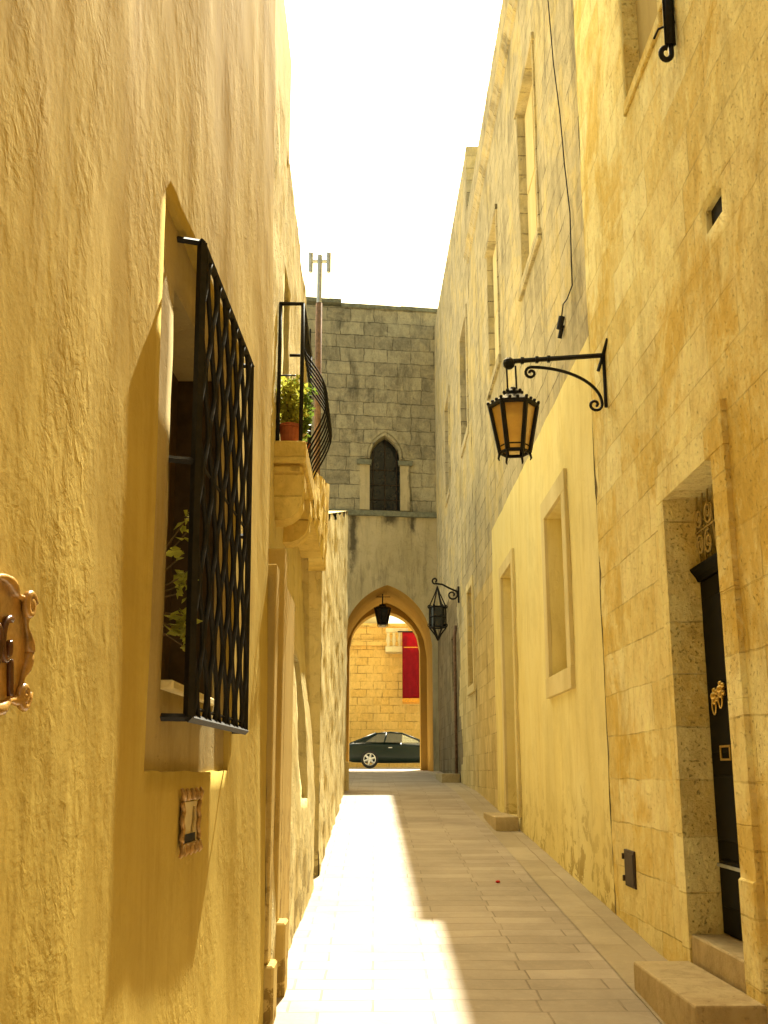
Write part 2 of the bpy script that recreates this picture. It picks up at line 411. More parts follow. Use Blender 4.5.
def RW(u, v, d): return (1.82 + d, u, v)                               # right-hand facades, d into the wall
def LW(u, v, d): return (-.745 + .0358 * u - .012 * (v - .4) - d, u, v)  # near left facade, slightly battered
def LF(x):
    return lambda u, v, d: (x - .022 * (v - .4) * 0 - d, u, v)

# ------------------------------------------------------------------ ground
def sheet(name, x0f, x1f, y0, y1, dz, mat, label=None, nx=1, step=.5, wob=.0):
    bm = BM(); n = max(2, int((y1 - y0) / step)); rows = []
    for i in range(n + 1):
        y = y0 + (y1 - y0) * i / n
        row = []
        for k in range(nx + 1):
            x = x0f + (x1f - x0f) * k / nx
            row.append(bm.verts.new((x, y, ground_z(y) + dz + (wob * noise.noise(Vector((x * 1.7, y * 1.7, 3.1))) if wob else 0))))
        rows.append(row)
    for a, b in zip(rows, rows[1:]):
        for k in range(nx): bm.faces.new((a[k], a[k+1], b[k+1], b[k]))
    return build(name, bm, mat, kind='structure', origin=(0, 0, 0), smooth=True)
bm = BM(); ys = [-40, -10, 0, 10, 19.5, 24, 30.5, 40, 50.5, 120, 900]; rows = [[bm.verts.new((x, y, ground_z(y) - .02)) for x in (-400, -20, -5, 5, 20, 400)] for y in ys]
for a, b in zip(rows, rows[1:]):
    for k in range(5): bm.faces.new((a[k], a[k+1], b[k+1], b[k]))
build('ground', bm, 'square', kind='structure', origin=(0, 0, 0))
sheet('street', -.9, 1.44, -8, 34.6, .0, 'street', nx=12, step=.2, wob=.008)
sheet('pavement', 1.44, 2.0, -8, 30.3, .005, 'strip', nx=3, step=.2, wob=.004)

# ------------------------------------------------------------------ left: ochre plaster house
hs = thing('plaster_house', 'ochre plastered house with rough trowelled wall and a black window grille', 'house', (-2.5, 1, 0))
bm = BM()
PAN = (3.17, 4.60, 1.60, 3.42, .03)
us = cuts(-8, 5.80, [PAN[0], PAN[1]], .06); vs_ = cuts(-.7, 8.6, [PAN[2], PAN[3]], .07)
grid = {}
for i, u in enumerate(us):
    for j, v in enumerate(vs_):
        du = min(abs(u - PAN[0]), abs(u - PAN[1]), abs(v - PAN[2]), abs(v - PAN[3]))
        q = Vector((u * 1.5, v * .55, 0)); q2 = Vector((u * 4.0, v * 2.2, 5))
        q3 = Vector((u * 3.2 + v * .9, v * .55, 8)); d = .012 * noise.noise(q) + .0036 * noise.noise(q3) + .004 * noise.noise(q2) + .0018 * noise.noise(q2 * 2.4)
        # plaster swells into a lip round the bare window surround
        inside = PAN[0] - .09 < u < PAN[1] + .05 and PAN[2] - .05 < v < PAN[3] + .05
        e = .010 * noise.noise(Vector((u * 6, v * 6, 2)))
        grid[i, j] = bm.verts.new(LW(u + (e if inside else 0), v + (e * .8 if inside else 0), d))
pan_edges = []
for i in range(len(us) - 1):
    for j in range(len(vs_) - 1):
        uc, vc = (us[i] + us[i+1]) / 2, (vs_[j] + vs_[j+1]) / 2
        if PAN[0] < uc < PAN[1] and PAN[2] < vc < PAN[3]:
            for a, b, (nu, nv) in (((i, j), (i, j+1), (us[i] - .01, vc)), ((i+1, j), (i+1, j+1), (us[i+1] + .01, vc)), ((i, j), (i+1, j), (uc, vs_[j] - .01)), ((i, j+1), (i+1, j+1), (uc, vs_[j+1] + .01))):
                if not (PAN[0] < nu < PAN[1] and PAN[2] < nv < PAN[3]):
                    pan_edges.append((a, b))
            continue
        bm.faces.new((grid[i, j], grid[i+1, j], grid[i+1, j+1], grid[i, j+1])).smooth = True
for a, b in pan_edges:
    va, vb = grid[a], grid[b]
    bm.faces.new((va, vb, bm.verts.new(vb.co + Vector((-.07, 0, 0))), bm.verts.new(va.co + Vector((-.07, 0, 0)))))
shell(bm, lambda u, v, d: LW(u, v, d + .02), -8, 5.80, -.7, 8.6, 4.5)
build('wall', bm, 'plaster', hs)
# bare stone surround, set 3 cm behind the plaster face, with the opening in it
WIN = (3.44, 4.36, 1.85, 3.20, .24)
bm = BM()
facade(bm, lambda u, v, d: LW(u, v, d + .022), PAN[0] - .04, PAN[1] + .04, PAN[2] - .04, PAN[3] + .04, [WIN], 1, .08, .004, 4, None, .004)
wp = build('window', bm, 'panel', hs)
bm = BM()
for a, b in ((WIN[0], (WIN[0] + WIN[1]) / 2 - .004), ((WIN[0] + WIN[1]) / 2 + .004, WIN[1])):
    n = 5
    for k in range(n):
        u0 = a + (b - a) * k / n; u1 = a + (b - a) * (k + 1) / n - .004
        pts = [LW(u0, WIN[2], .20), LW(u1, WIN[2], .20), LW(u1, WIN[3], .20), LW(u0, WIN[3], .20)]
        quad(bm, pts)
build('shutter', bm, 'darkwood', wp)
bm = BM(); box(bm, (0, 0, 0), (.26, WIN[1] - WIN[0] - .004, .03), .006)
p0 = Vector(LW(WIN[0] + .002, WIN[2], .245)); bmesh.ops.translate(bm, verts=bm.verts, vec=p0)
build('sill', bm, 'trim', wp)
bm = BM()
for (a, b) in ((WIN[1] - .016, WIN[1] - .002),):
    q = [LW(a, WIN[2] + .002, .03), LW(b, WIN[2] + .002, .03), LW(b, WIN[2] + .002, .26), LW(a, WIN[2] + .002, .26)]
    lo = [bm.verts.new(p) for p in q]; hi = [bm.verts.new((p[0] - .012 * (WIN[3] - WIN[2]), p[1], WIN[3] - .002)) for p in q]
    bm.faces.new(lo); bm.faces.new(hi)
    for k in range(4): bm.faces.new((lo[k], lo[(k + 1) % 4], hi[(k + 1) % 4], hi[k]))
build('frame', bm, 'darkwood', wp)
# iron grille
bm = BM(); G = (3.48, 4.66, 1.765, 3.39); OFF = -.058
def GP(u, v, d=OFF): return LW(u, v, d)
def flatbar(bm, pts, w=.013, t=.006):
    tube(bm, pts, w, 4, True, t / w)
def bar(bm, p, q, w=.014):
    tube(bm, [p, q], w * 1.25, 4)
bar(bm, GP(G[0], G[2]), GP(G[0], G[3])); bar(bm, GP(G[1], G[2]), GP(G[1], G[3]), .010)
bar(bm, GP(G[0] - .012, G[3]), GP(G[1] + .012, G[3]), .011); bar(bm, GP(G[0] - .012, G[2]), GP(G[1] + .012, G[2]), .012)
for v in (G[3], 2.60, G[2]):
    bar(bm, GP(G[0], v), GP(G[0] - .03, v, .03), .010); bar(bm, GP(G[1], v), GP(G[1], v, .02), .009)
for v in (2.62, 1.80, 3.38):
    bar(bm, GP(G[0], v, OFF + .004), GP(G[1], v, OFF + .004), .005)
gr = build('window_grille', bm, 'rail', wp)
nb = 12; sp = (G[1] - G[0]) / nb
for k in range(nb):
    bm = BM(); c = G[0] + sp * (k + .5); ph = 0 if k % 2 == 0 else math.pi
    pts = [GP(c + .040 * math.sin(2 * math.pi * (v - G[2]) / .36 + ph), v, OFF - .002) for v in [G[2] + (G[3] - G[2]) * i / 48 for i in range(49)]]
    tube(bm, pts, .0092, 6, True, .65)
    build('wavy_bar', bm, 'rail', gr, smooth=True)
# iron stub high on the corner
bm = BM(); tube(bm, [LW(5.76, 6.72, -.035), LW(5.76, 8.2, -.035)], .03, 8)
build('downpipe', bm, 'rust', hs, smooth=True)

# cartouche and small number plaque on the plaster
def wobble_plate(bm, cu, cv, ru, rv, n, lobes, amp, d0, d1, sq=2.6):
    poly = []
    for i in range(n):
        a = 2 * math.pi * i / n
        ca, sa = math.cos(a), math.sin(a)
        r = 1 + amp * math.cos(lobes * a)
        poly.append((cu + ru * r * math.copysign(abs(ca) ** (2 / sq), ca), cv + rv * r * math.copysign(abs(sa) ** (2 / sq), sa)))
    prism(bm, poly, lambda u, v, d: LW(u, v, -d), d0, d1)
cy, cz = 1.965, 1.825
pl = thing('wall_plaque', 'large brown glazed ceramic cartouche with scrolled rim at the photo\'s left edge', 'plaque', LW(cy, 1.68, 0))
bm = BM(); wobble_plate(bm, cy, cz, .145, .112, 64, 8, .05, -.02, .018)
build('plate', bm, 'ceramic', pl)
bm = BM()
rim = []
for i in range(65):
    a = 2 * math.pi * i / 64; r = 1 + .06 * math.cos(8 * a); ca, sa = math.cos(a), math.sin(a)
    rim.append(LW(cy + .143 * r * math.copysign(abs(ca) ** .77, ca), cz + .112 * r * math.copysign(abs(sa) ** .77, sa), -.021))
tube(bm, rim, [.009 + .004 * math.cos(i * .9) for i in range(65)], 8)
for (a, b, t0, s) in ((.125, .085, .3, 1), (.125, -.085, .3, -1), (-.125, .085, 2.8, -1), (-.125, -.085, 2.8, 1)):
    tube(bm, [LW(cy + a + p[0], cz + b + p[1], -.026) for p in spiral((0, 0), .026, .004, t0, 1.6 * s)], .009, 7)
build('scrolled_rim', bm, 'ceramic', pl, smooth=True)
bm = BM()
for s in (-1, 1):
    tube(bm, [LW(cy + s * (.03 + p[0]), cz + s * p[1] * 1.5, -.024) for p in spiral((0, 0), .034, .008, 1.2, .9)], .007, 6)
tube(bm, [LW(cy + .065 - .002 * k, cz - .09 + .011 * k, -.022) for k in range(7)], .007, 6)
build('raised_ornament', bm, 'ceramic_d', pl, smooth=True)

py, pz = 3.80, 1.44
pq = thing('number_plaque', 'small copper framed plaque with ivory panel and dark slot below the window', 'plaque', LW(py, 1.34, 0))
bm = BM()
W2, H2 = .135, .062
for s in (-1, 1):
    tube(bm, [LW(py + s * (W2 + .012 * math.sin(k * 1.2)), pz - H2 + 2 * H2 * k / 12, -.012) for k in range(13)], .008, 6)
for zz, s in ((pz + H2 + .012, 1), (pz - H2 - .014, -1)):
    tube(bm, [LW(py - W2, zz, -.010), LW(py + W2, zz, -.010)], .007, 6)
    for k in range(5):
        u = py - W2 + 2 * W2 * k / 4
        tube(bm, [LW(u, zz - s * .004, -.012), LW(u + .02 * (k - 2) * .4, zz + s * .018, -.018), LW(u + .02 * (k - 2) * .6, zz + s * .032, -.010)], [.010, .009, .005], 6)
build('ornate_frame', bm, 'copper', pq, smooth=True)
bm = BM(); quad(bm, [LW(py - W2, pz - H2 - .01, -.006), LW(py + W2, pz - H2 - .01, -.006), LW(py + W2, pz + H2, -.006), LW(py - W2, pz + H2, -.006)])
build('ivory_panel', bm, 'ivory', pq)
bm = BM()
tube(bm, [LW(py + .03, pz - .035, -.009), LW(py + .055, pz + .0, -.009), LW(py + .06, pz + .045, -.009)], .005, 5)
build('painted_mark', bm, 'panel', pq)
bm = BM(); a = LW(py, pz - .052, 0)
quad(bm, [LW(py - .085, pz - H2 - .006, -.0105), LW(py + .085, pz - H2 - .006, -.0105), LW(py + .085, pz - H2 + .022, -.0105), LW(py - .085, pz - H2 + .022, -.0105)])
build('slot', bm, 'void', pq)

# ------------------------------------------------------------------ foliage helper
def leaves(bm, centers, n, spread, size, up=.3, rnd=random):
    for _ in range(n):
        c = Vector(rnd.choice(centers)); r = Vector((rnd.gauss(0, 1), rnd.gauss(0, 1), rnd.gauss(0, 1))) * spread
        p = c + r; L = size * rnd.uniform(.6, 1.3); d = Vector((rnd.gauss(0, 1), rnd.gauss(0, 1), rnd.gauss(up, .6))).normalized()
        s = d.cross(Vector((rnd.random(), rnd.random(), rnd.random()))).normalized() * L * .30; nrm = d.cross(s).normalized() * L * .10
        a, b, c2, e = p, p + d * L * .5 + s + nrm, p + d * L, p + d * L * .5 - s + nrm
        va, vb, vc, ve = [bm.verts.new(x) for x in (a, b, c2, e)]
        bm.faces.new((va, vb, vc)); bm.faces.new((va, vc, ve))

# fern-like sprigs standing in the grilled window
t = thing('window_plant', 'leafy yellow green plant glimpsed behind the black window grille', 'plant', LW(3.58, 1.885, .145))
bm = BM(); c = Vector(LW(3.58, 1.885, .145)); lathe(bm, [(.05, 0), (.068, .11), (.075, .12), (.06, .12)], c, 14)
build('pot', bm, 'terracotta', t)
bm = BM(); bs = BM()
for (y, z, n) in ((3.58, 2.43, 7), (3.60, 2.39, 6), (3.55, 2.30, 8), (3.58, 2.235, 20), (3.63, 2.22, 10), (3.54, 2.17, 8), (3.57, 2.10, 20), (3.63, 2.09, 14), (3.57, 2.05, 22), (3.61, 2.04, 8), (3.65, 2.0, 5)):
    tip = Vector(LW(y, z, -.012)); base = c + Vector((0, 0, .11)); mid = base.lerp(tip, .55) + Vector((-.02, 0, .06))
    tube(bs, [base, mid, tip], .003, 4)
    leaves(bm, [tip, tip + Vector((0, -.02, -.004)), tip + Vector((-.01, .02, .004))], n, .011, .042, .0)
build('foliage', bm, 'leaf_y', t, normals=False); build('stems', bs, 'stem', t)

# ------------------------------------------------------------------ left: balcony house
bh = thing('balcony_house', 'sunlit limestone house with a small plant filled balcony and doorway pilasters', 'house', (-2.5, 8.5, .5))
def BW(u, v, d):
    s = min(1, max(0, (v - 1.0) / 2.6)); s = s * s * (3 - 2 * s)
    b = -.545 + .045 * min(1, max(0, (u - 7) / 2.5))
    return (b - (.66 + b) * s - d, u, v)
BT = lambda u: 6.2 - .082 * max(0, u - 7.6)
bm = BM()
facade(bm, BW, 5.81, 9.8, -.2, 6.2, [(8.30, 9.02, 1.42, 2.52, .16), (7.4, 7.9, 3.80, 5.2, .12)], 1, .08, .016, 2.4, None, .012, top_fn=BT)
shell(bm, lambda u, v, d: BW(u, v, d), 5.81, 9.8, -.2, 6.2, 4.0, 0, BT)
build('wall', bm, 'rubble', bh)
bm = BM(); box(bm, (-3.6, 5.82, 6.2), (-.662, 7.66, 7.13), .02); build('parapet', bm, 'trim', bh)
bm = BM()
CO = lambda u, v, d: (-.455 - .035 * max(0, 3.75 - v) ** 2 / .16 - d, u, v)
facade(bm, CO, 8.12, 10.45, 3.50, 4.2, [], 1, .07, .03, 3.2, None, 0, top_fn=lambda u: 3.86 + .22 * (u - 8.12))
shell(bm, CO, 8.12, 10.45, 3.50, 4.2, 1.2, 0, lambda u: 3.86 + .22 * (u - 8.12))
quad(bm, [CO(8.12, 3.5, 0), CO(10.45, 3.5, 0), CO(10.45, 3.5, 1.2), CO(8.12, 3.5, 1.2)])
build('corbelled_bay', bm, 'yellow_stone', bh)
bm = BM(); box(bm, (-.78, 8.32, 1.43), (-.74, 9.01, 2.51)); build('window', bm, 'darkwood', bh)
# two stepped pilasters with plinths beside the doorway
def pilaster(y0, y1, xf, xb, z0, zp, z1, xp, mat='brown_trim'):
    bm = BM(); box(bm, (xb, y0, zp), (xf, y1, z1), .006)
    box(bm, (xb, y0 - .03, z0), (xp, y1 + .03, zp - .002), .010)
    return build('pilaster', bm, mat, bh)
pilaster(6.40, 6.56, -.528, -.75, .32, .79, 2.9, -.480)
pilaster(5.835, 6.0, -.524, -.75, .2, .66, 2.7, -.492)
bm = BM(); box(bm, (-.60, 6.60, .35), (-.53, 7.3, 2.7)); build('door', bm, 'brown_trim', bh)
# balcony
bal = BM(); box(bal, (-.80, 6.98, 3.60), (-.452, 8.02, 3.755), .012); box(bal, (-.80, 7.01, 3.53), (-.475, 8.0, 3.598), .02)
balcony = build('balcony', bal, 'yellow_stone', bh)
for y0 in (7.02, 7.74):
    bm = BM()
    prof = [(-.85, 3.528), (-.462, 3.528), (-.462, 3.44), (-.475, 3.40), (-.475, 3.33), (-.50, 3.28), (-.545, 3.24), (-.60, 3.22), (-.85, 3.22)]
    prism(bm, prof, lambda u, v, d: (u, d, v), y0, y0 + .22)
    build('corbel', bm, 'yellow_stone', balcony)
RX0, RX1, RT, RB = -.655, -.490, 4.745, 3.755
bm = BM()
tube(bm, [(RX0, 7.0, RT), (RX1, 7.0, RT), (RX1, 7.96, RT)], .014, 6)
tube(bm, [(RX0, 7.0, 4.22), (RX1, 7.0, 4.22)], .006, 5)
tube(bm, [(RX1, 7.0, RB), (RX1, 7.0, RT)], .014, 6); tube(bm, [(RX0 + .01, 7.0, RB), (RX0 + .01, 7.0, RT)], .013, 6)
tube(bm, [(RX1, 7.96, RB), (RX1, 7.96, RT)], .012, 6); tube(bm, [(RX1, 7.96, RT), (RX0, 7.96, RT)], .012, 6)
def belly(s): # s 0 top .. 1 bottom
    z = RT + (RB - RT) * s
    k = max(0, (s - .30) / .70)
    return RX1 + .155 * math.sin(math.pi * min(1, k) ** .95) ** 1.15 + .03 * k if k > 0 else RX1, z - .03 * s
rl = build('railing', bm, 'iron', balcony, smooth=True)
for k in range(8):
    y = 7.08 + .80 * k / 7; bm = BM()
    pts = []
    for i in range(19):
        x, z = belly(i / 18); pts.append((x, y, z))
    tube(bm, pts, .0068, 5); build('baluster', bm, 'iron', rl, smooth=True)

def potted(loc, h, n, label, spread, mat='leaf', pot=.075, ph=.15):
    t = thing('potted_plant', label, 'plant', loc, 'potted plants on the balcony')
    c = Vector(loc); bm = BM()
    lathe(bm, [(pot * .7, 0), (pot, ph * .86), (pot * 1.12, ph * .86), (pot * 1.12, ph), (pot * .95, ph), (pot * .9, ph * .88)], c, 16)
    build('pot', bm, 'terracotta', t)
    bm = BM(); bs = BM(); cs = []
    for k in range(14):
        a = random.uniform(0, 6.28); rr = random.uniform(.02, spread)
        top = c + Vector((math.cos(a) * rr * .55, math.sin(a) * rr * 1.5, ph + random.uniform(.35, 1) * h))
        b = c + Vector((0, 0, ph * .9)); tube(bs, [b, b.lerp(top, .5) + Vector((0, 0, .05)), top], .004, 4)
        cs += [b.lerp(top, q) for q in (.3, .45, .6, .75, .9, 1.0)]
    leaves(bm, cs, n, .028, .055, .25)
    build('foliage', bm, mat, t, normals=False); build('stems', bs, 'stem', t)
potted((-.575, 7.14, 3.757), .34, 420, 'bushy plant in a terracotta pot at the near end of the balcony', .13, 'leaf_y')
potted((-.53, 7.52, 3.757), .46, 420, 'taller leafy plant pressing against the curved balcony bars', .15, 'leaf', .07, .13)

# ------------------------------------------------------------------ left: eroded wall running to the gate
ew = thing('eroded_wall', 'crumbling sunlit limestone wall with a sloping top leading to the gate', 'wall', (-1, 15, 1))
bm = BM(); FW = lambda u, v, d: (-.5 - d, u, v); TF = lambda u: 4.02 + (u - 10.45) * .243 + .05 * math.sin(u * 3.1)
facade(bm, FW, 10.46, 20.6, .2, 6.2, [], 1, .08, .022, 2.4, None, .03, top_fn=TF, seed=4)
shell(bm, FW, 10.46, 20.6, .2, 6.2, 1.4, 0, TF)
build('wall', bm, 'rubble', ew)
bm = BM(); box(bm, (-.8, 19.9, 1.0), (-.44, 20.55, 1.78), .03, 2); build('foot_block', bm, 'trim', ew)

# ------------------------------------------------------------------ right: stone house with the black door
sh = thing('stone_house', 'honey coloured limestone house with the black panelled door', 'house', (4, 3, 0))
bm = BM()
DOOR = (5.56, 6.54, .70, 3.24, .40)
R1H = [DOOR, (6.02, 6.95, 6.30, 8.0, .16), (5.16, 5.42, 4.45, 4.59, .2), (-3, -2, .3, 2.6, .2)]
facade(bm, RW, -8, 8.63, -.7, 12.0, R1H, 1, .10, .006, 2.2, None, .008, jag=.085)
shell(bm, RW, -8, 8.50, -.7, 12.0, 6)
build('wall', bm, 'stone_near', sh)
bm = BM()    # raised stone surround of the door, in blocks butted end to end
yo0, yo1 = 5.335, 6.69
def trim_blocks(bm, y0, y1, zs, x0=1.790, x1=1.83):
    for a, b in zip(zs, zs[1:]):
        box(bm, (x0 + random.uniform(-.001, .001), y0, a + .0006), (x1, y1, b - .0006), .0018)
trim_blocks(bm, yo0, DOOR[0] - .002, [.28, .80, 1.35, 1.95, 2.5, 3.0, 3.235])
trim_blocks(bm, DOOR[1] + .002, yo1, [.36, 1.25, 2.1, 2.6, 3.235])
box(bm, (1.789, yo0, 3.237), (1.83, yo1, 3.48), .003)
build('door_surround', bm, 'stone_near', sh)
bm = BM(); box(bm, (1.775, yo0 - .01, -.1), (1.835, DOOR[0] - .004, 1.10), .01); build('plinth_block', bm, 'stone_near', sh)
bm = BM(); box(bm, (1.80, DOOR[0] + .004, .30), (2.24, DOOR[1] - .004, .705), .008); build('threshold', bm, 'step', sh)
bm = BM()
box(bm, (1.99, DOOR[0] - .02, .71), (2.05, DOOR[1] + .02, 2.72), .004)
for (za, zb) in ((.86, 1.12), (1.22, 1.58), (1.70, 2.60)):
    for (ya, yb) in ((5.62, 6.00), (6.10, 6.47)):
        box(bm, (1.972, ya, za), (1.9905, yb, zb), .008)
box(bm, (1.975, 6.03, .712), (1.9905, 6.07, 2.72))
dr = build('door', bm, 'door', sh)
bm = BM(); prism(bm, [(2.06, 2.722), (1.975, 2.722), (1.962, 2.75), (1.935, 2.785), (1.93, 2.80), (2.06, 2.80)], lambda u, v, d: (u, d, v), DOOR[0] - .02, DOOR[1] + .02)
build('transom', bm, 'door', dr)
bm = BM()
for (y, z) in ((6.30, 2.00), (6.18, 2.03)):
    lathe_pts = []
    bmesh.ops.create_uvsphere(bm, u_segments=10, v_segments=6, radius=.028, matrix=Matrix.Translation((1.958, y, z + .02)))
    for k in range(5):
        a = k * 1.256; bmesh.ops.create_uvsphere(bm, u_segments=8, v_segments=5, radius=.018, matrix=Matrix.Translation((1.962, y + .035 * math.cos(a), z + .02 + .035 * math.sin(a))))
    tube(bm, [(1.95, y + p[0], z - .035 + p[1] * 1.4) for p in spiral((0, 0), .034, .034, 1.57, 1.0, 16)], .006, 6)
build('knocker', bm, 'brass', dr, smooth=True)
bm = BM()
for (a, b, c, d) in ((6.12, 6.30, 1.66, 1.672), (6.12, 6.30, 1.732, 1.744), (6.12, 6.135, 1.672, 1.732), (6.285, 6.30, 1.672, 1.732)): box(bm, (1.962, a, c), (1.9715, b, d), .002)
build('letter_plate', bm, 'brass', dr)
bm = BM(); box(bm, (1.964, 6.05, 1.075), (1.9715, 6.50, 1.095), .002); build('kick_strip', bm, 'galv', dr)
bm = BM()    # scrolled fanlight ironwork
for k, (y, z, r, s) in enumerate(((6.43, 2.93, .07, 1), (6.43, 3.10, .07, -1), (6.27, 2.92, .08, -1), (6.25, 3.10, .08, 1), (6.05, 2.95, .09, 1), (6.05, 3.12, .08, -1), (5.85, 2.93, .08, 1), (5.84, 3.10, .08, -1), (5.68, 2.95, .07, 1), (5.68, 3.12, .07, -1))):
    tube(bm, [(1.975, y + p[0], z + p[1]) for p in spiral((0, 0), r, .012, k * .9, 1.7 * s, 22)], .0085, 5)
for k in range(9):
    y = 5.60 + .11 * k; tube(bm, [(1.985, y, 2.83), (1.985, y + .05, 3.03), (1.985, y, 3.24)], .006, 5)
tube(bm, [(1.98, 5.58, 3.02), (1.98, 6.52, 3.02)], .007, 5)
build('fanlight_grille', bm, 'reveal', dr, smooth=True)
bm = BM(); box(bm, (2.10, 5.5, 2.8), (2.12, 6.6, 3.3)); build('fanlight_pane', bm, 'glass_dark', dr)
bm = BM(); box(bm, (1.93, 6.0, 6.28), (1.96, 6.97, 8.0)); wv = build('window', bm, 'reveal', sh)
bm = BM(); box(bm, (1.80, 5.98, 6.21), (1.85, 7.0, 6.30), .008); box(bm, (1.803, 5.90, 6.303), (1.83, 6.015, 8.0), .006); build('sill', bm, 'stone_near', wv)
bm = BM(); box(bm, (1.85, 5.14, 4.43), (1.87, 5.44, 4.61)); build('vent_hole', bm, 'void', sh)
bm = BM()
box(bm, (1.806, 7.88, .81), (1.826, 8.18, 1.06), .004); box(bm, (1.802, 7.90, .83), (1.8055, 8.16, 1.04), .001)
for z in (.86, 1.01): tube(bm, [(1.80, 8.185, z - .02), (1.80, 8.185, z + .02)], .010, 6)
build('meter_hatch', bm, 'darkwood', sh)

# iron wall bracket with curled foot, upper right
bm = BM()
tube(bm, [(1.795, 5.72, 7.2), (1.79, 5.72, 6.2), (1.785, 5.72, 5.86)], [.028, .030, .032], 7)
tube(bm, [(1.785, 5.72, 5.90)] + [(1.785 - .032 + .032 * math.cos(a), 5.72, 5.80 - .042 * math.sin(a)) for a in [k * .42 for k in range(13)]], .017, 7)
tube(bm, [(1.82, 5.72, 6.02), (1.74, 5.80, 6.03), (1.72, 5.84, 5.99)], .008, 5)
tube(bm, [(1.76, 5.72, 6.9), (1.755, 5.72, 5.85)], .008, 5)
build('wall_bracket', bm, 'iron', None, 'black iron bracket with curled foot on the honey stone wall near the top right', 'bracket', smooth=True)

# ------------------------------------------------------------------ right: cream rendered house
ch = thing('cream_house', 'house with smooth cream rendered ground floor and grey weathered stone above', 'house', (4, 14, .8))
bm = BM()
WA = (10.07, 11.12, 2.53, 4.18, .26); DB = (13.95, 15.12, 1.05, 4.25, .34)
U1 = (10.95, 12.35, 7.38, 9.75, .13); U2 = (14.75, 16.15, 7.42, 9.7, .13); U3 = (17.7, 18.5, 5.9, 6.9, .1)
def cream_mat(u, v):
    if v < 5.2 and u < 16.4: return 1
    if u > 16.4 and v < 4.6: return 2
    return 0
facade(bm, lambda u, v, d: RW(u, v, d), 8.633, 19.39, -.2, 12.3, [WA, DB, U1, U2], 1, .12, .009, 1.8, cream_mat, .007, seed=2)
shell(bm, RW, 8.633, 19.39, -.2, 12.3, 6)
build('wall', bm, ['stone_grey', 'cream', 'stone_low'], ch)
bm = BM(); box(bm, (1.85, 8.45, -.2), (1.90, 8.75, 12)); build('joint', bm, 'brown_trim', ch)
bm = BM()
prism(bm, [(1.83, 11.15), (1.79, 11.17), (1.77, 11.24), (1.73, 11.28), (1.73, 11.36), (1.83, 11.40)], lambda u, v, d: (u, d, v), 8.66, 19.38)
build('cornice', bm, 'stone_grey', ch)
def surround(bm, h, w, proud=.03, x=1.82, bottom=True, wb=None):
    a, b, c, d, _ = h; wb = wb or w
    box(bm, (x - proud, a - w, c), (x + .012, a - .001, d), .004); box(bm, (x - proud, b + .001, c), (x + .012, b + w, d), .004)
    box(bm, (x - proud, a - w, d + .001), (x + .012, b + w, d + w), .004)
    if bottom: box(bm, (x - proud - .006, a - w, c - wb), (x + .012, b + w, c - .001), .004)
def inset(h, d, name, mat, parent):
    bm = BM(); n = 2; a, b = h[0], h[1]
    box(bm, (1.82 + d, a - .01, h[2] - .01), (1.82 + d + .03, b + .01, h[3] + .01))
    m = (a + b) / 2
    for (p, q) in ((a + .05, m - .03), (m + .03, b - .05)):
        zz = [h[2] + .06, (h[2] + h[3]) / 2 - .04, (h[2] + h[3]) / 2 + .04, h[3] - .06]
        box(bm, (1.82 + d - .012, p, zz[0]), (1.82 + d + .001, q, zz[1]), .006); box(bm, (1.82 + d - .012, p, zz[2]), (1.82 + d + .001, q, zz[3]), .006)
    return build(name, bm, mat, parent)
w = inset(WA, .22, 'window', 'reveal', ch); bm = BM(); surround(bm, WA, .20, .028, 1.81); build('frame', bm, 'trim', w)
w = inset(DB, .30, 'door', 'reveal', ch); bm = BM(); surround(bm, DB, .16, .028, 1.81, False); build('frame', bm, 'trim', w)
for U in (U1, U2):
    w = inset(U, .10, 'window', 'trim', ch); bm = BM()
    box(bm, (1.775, U[0] - .12, U[2] - .14), (1.83, U[1] + .12, U[2] - .002), .01)
    box(bm, (1.785, U[0] - .10, U[3] + .002), (1.83, U[1] + .10, U[3] + .10), .008); box(bm, (1.80, U[0] - .06, U[2]), (1.83, U[0] - .002, U[3]), .004)
    build('frame', bm, 'stone_grey', w)
bm = BM(); box(bm, (1.84, 16.3, 1.0), (1.86, 16.45, 5.2)); bm.free()

# cable down the facade
bm = BM()
cp = [(9.83, 11.1), (9.80, 10.2), (9.77, 9.4), (9.55, 8.5), (9.38, 7.8), (9.20, 7.15), (9.10, 6.6), (9.07, 6.1), (9.14, 5.9), (9.35, 5.86), (9.62, 5.93), (9.66, 5.82)]
tube(bm, [(1.80 - .012 * (k % 2), y, z) for k, (y, z) in enumerate(cp)], .0062, 6)
build('cable', bm, 'rail', None, 'thin black cable hanging down the grey stone upper wall', 'cable', smooth=True)
bm = BM(); tube(bm, [(1.79, 9.66, 5.82), (1.765, 9.68, 5.70)], .03, 8); tube(bm, [(1.80, 9.70, 5.75), (1.78, 9.76, 5.64)], .022, 7)
build('junction_knot', bm, 'rail', None, 'small black cable end fitting at the foot of the hanging cable', 'cable fitting')

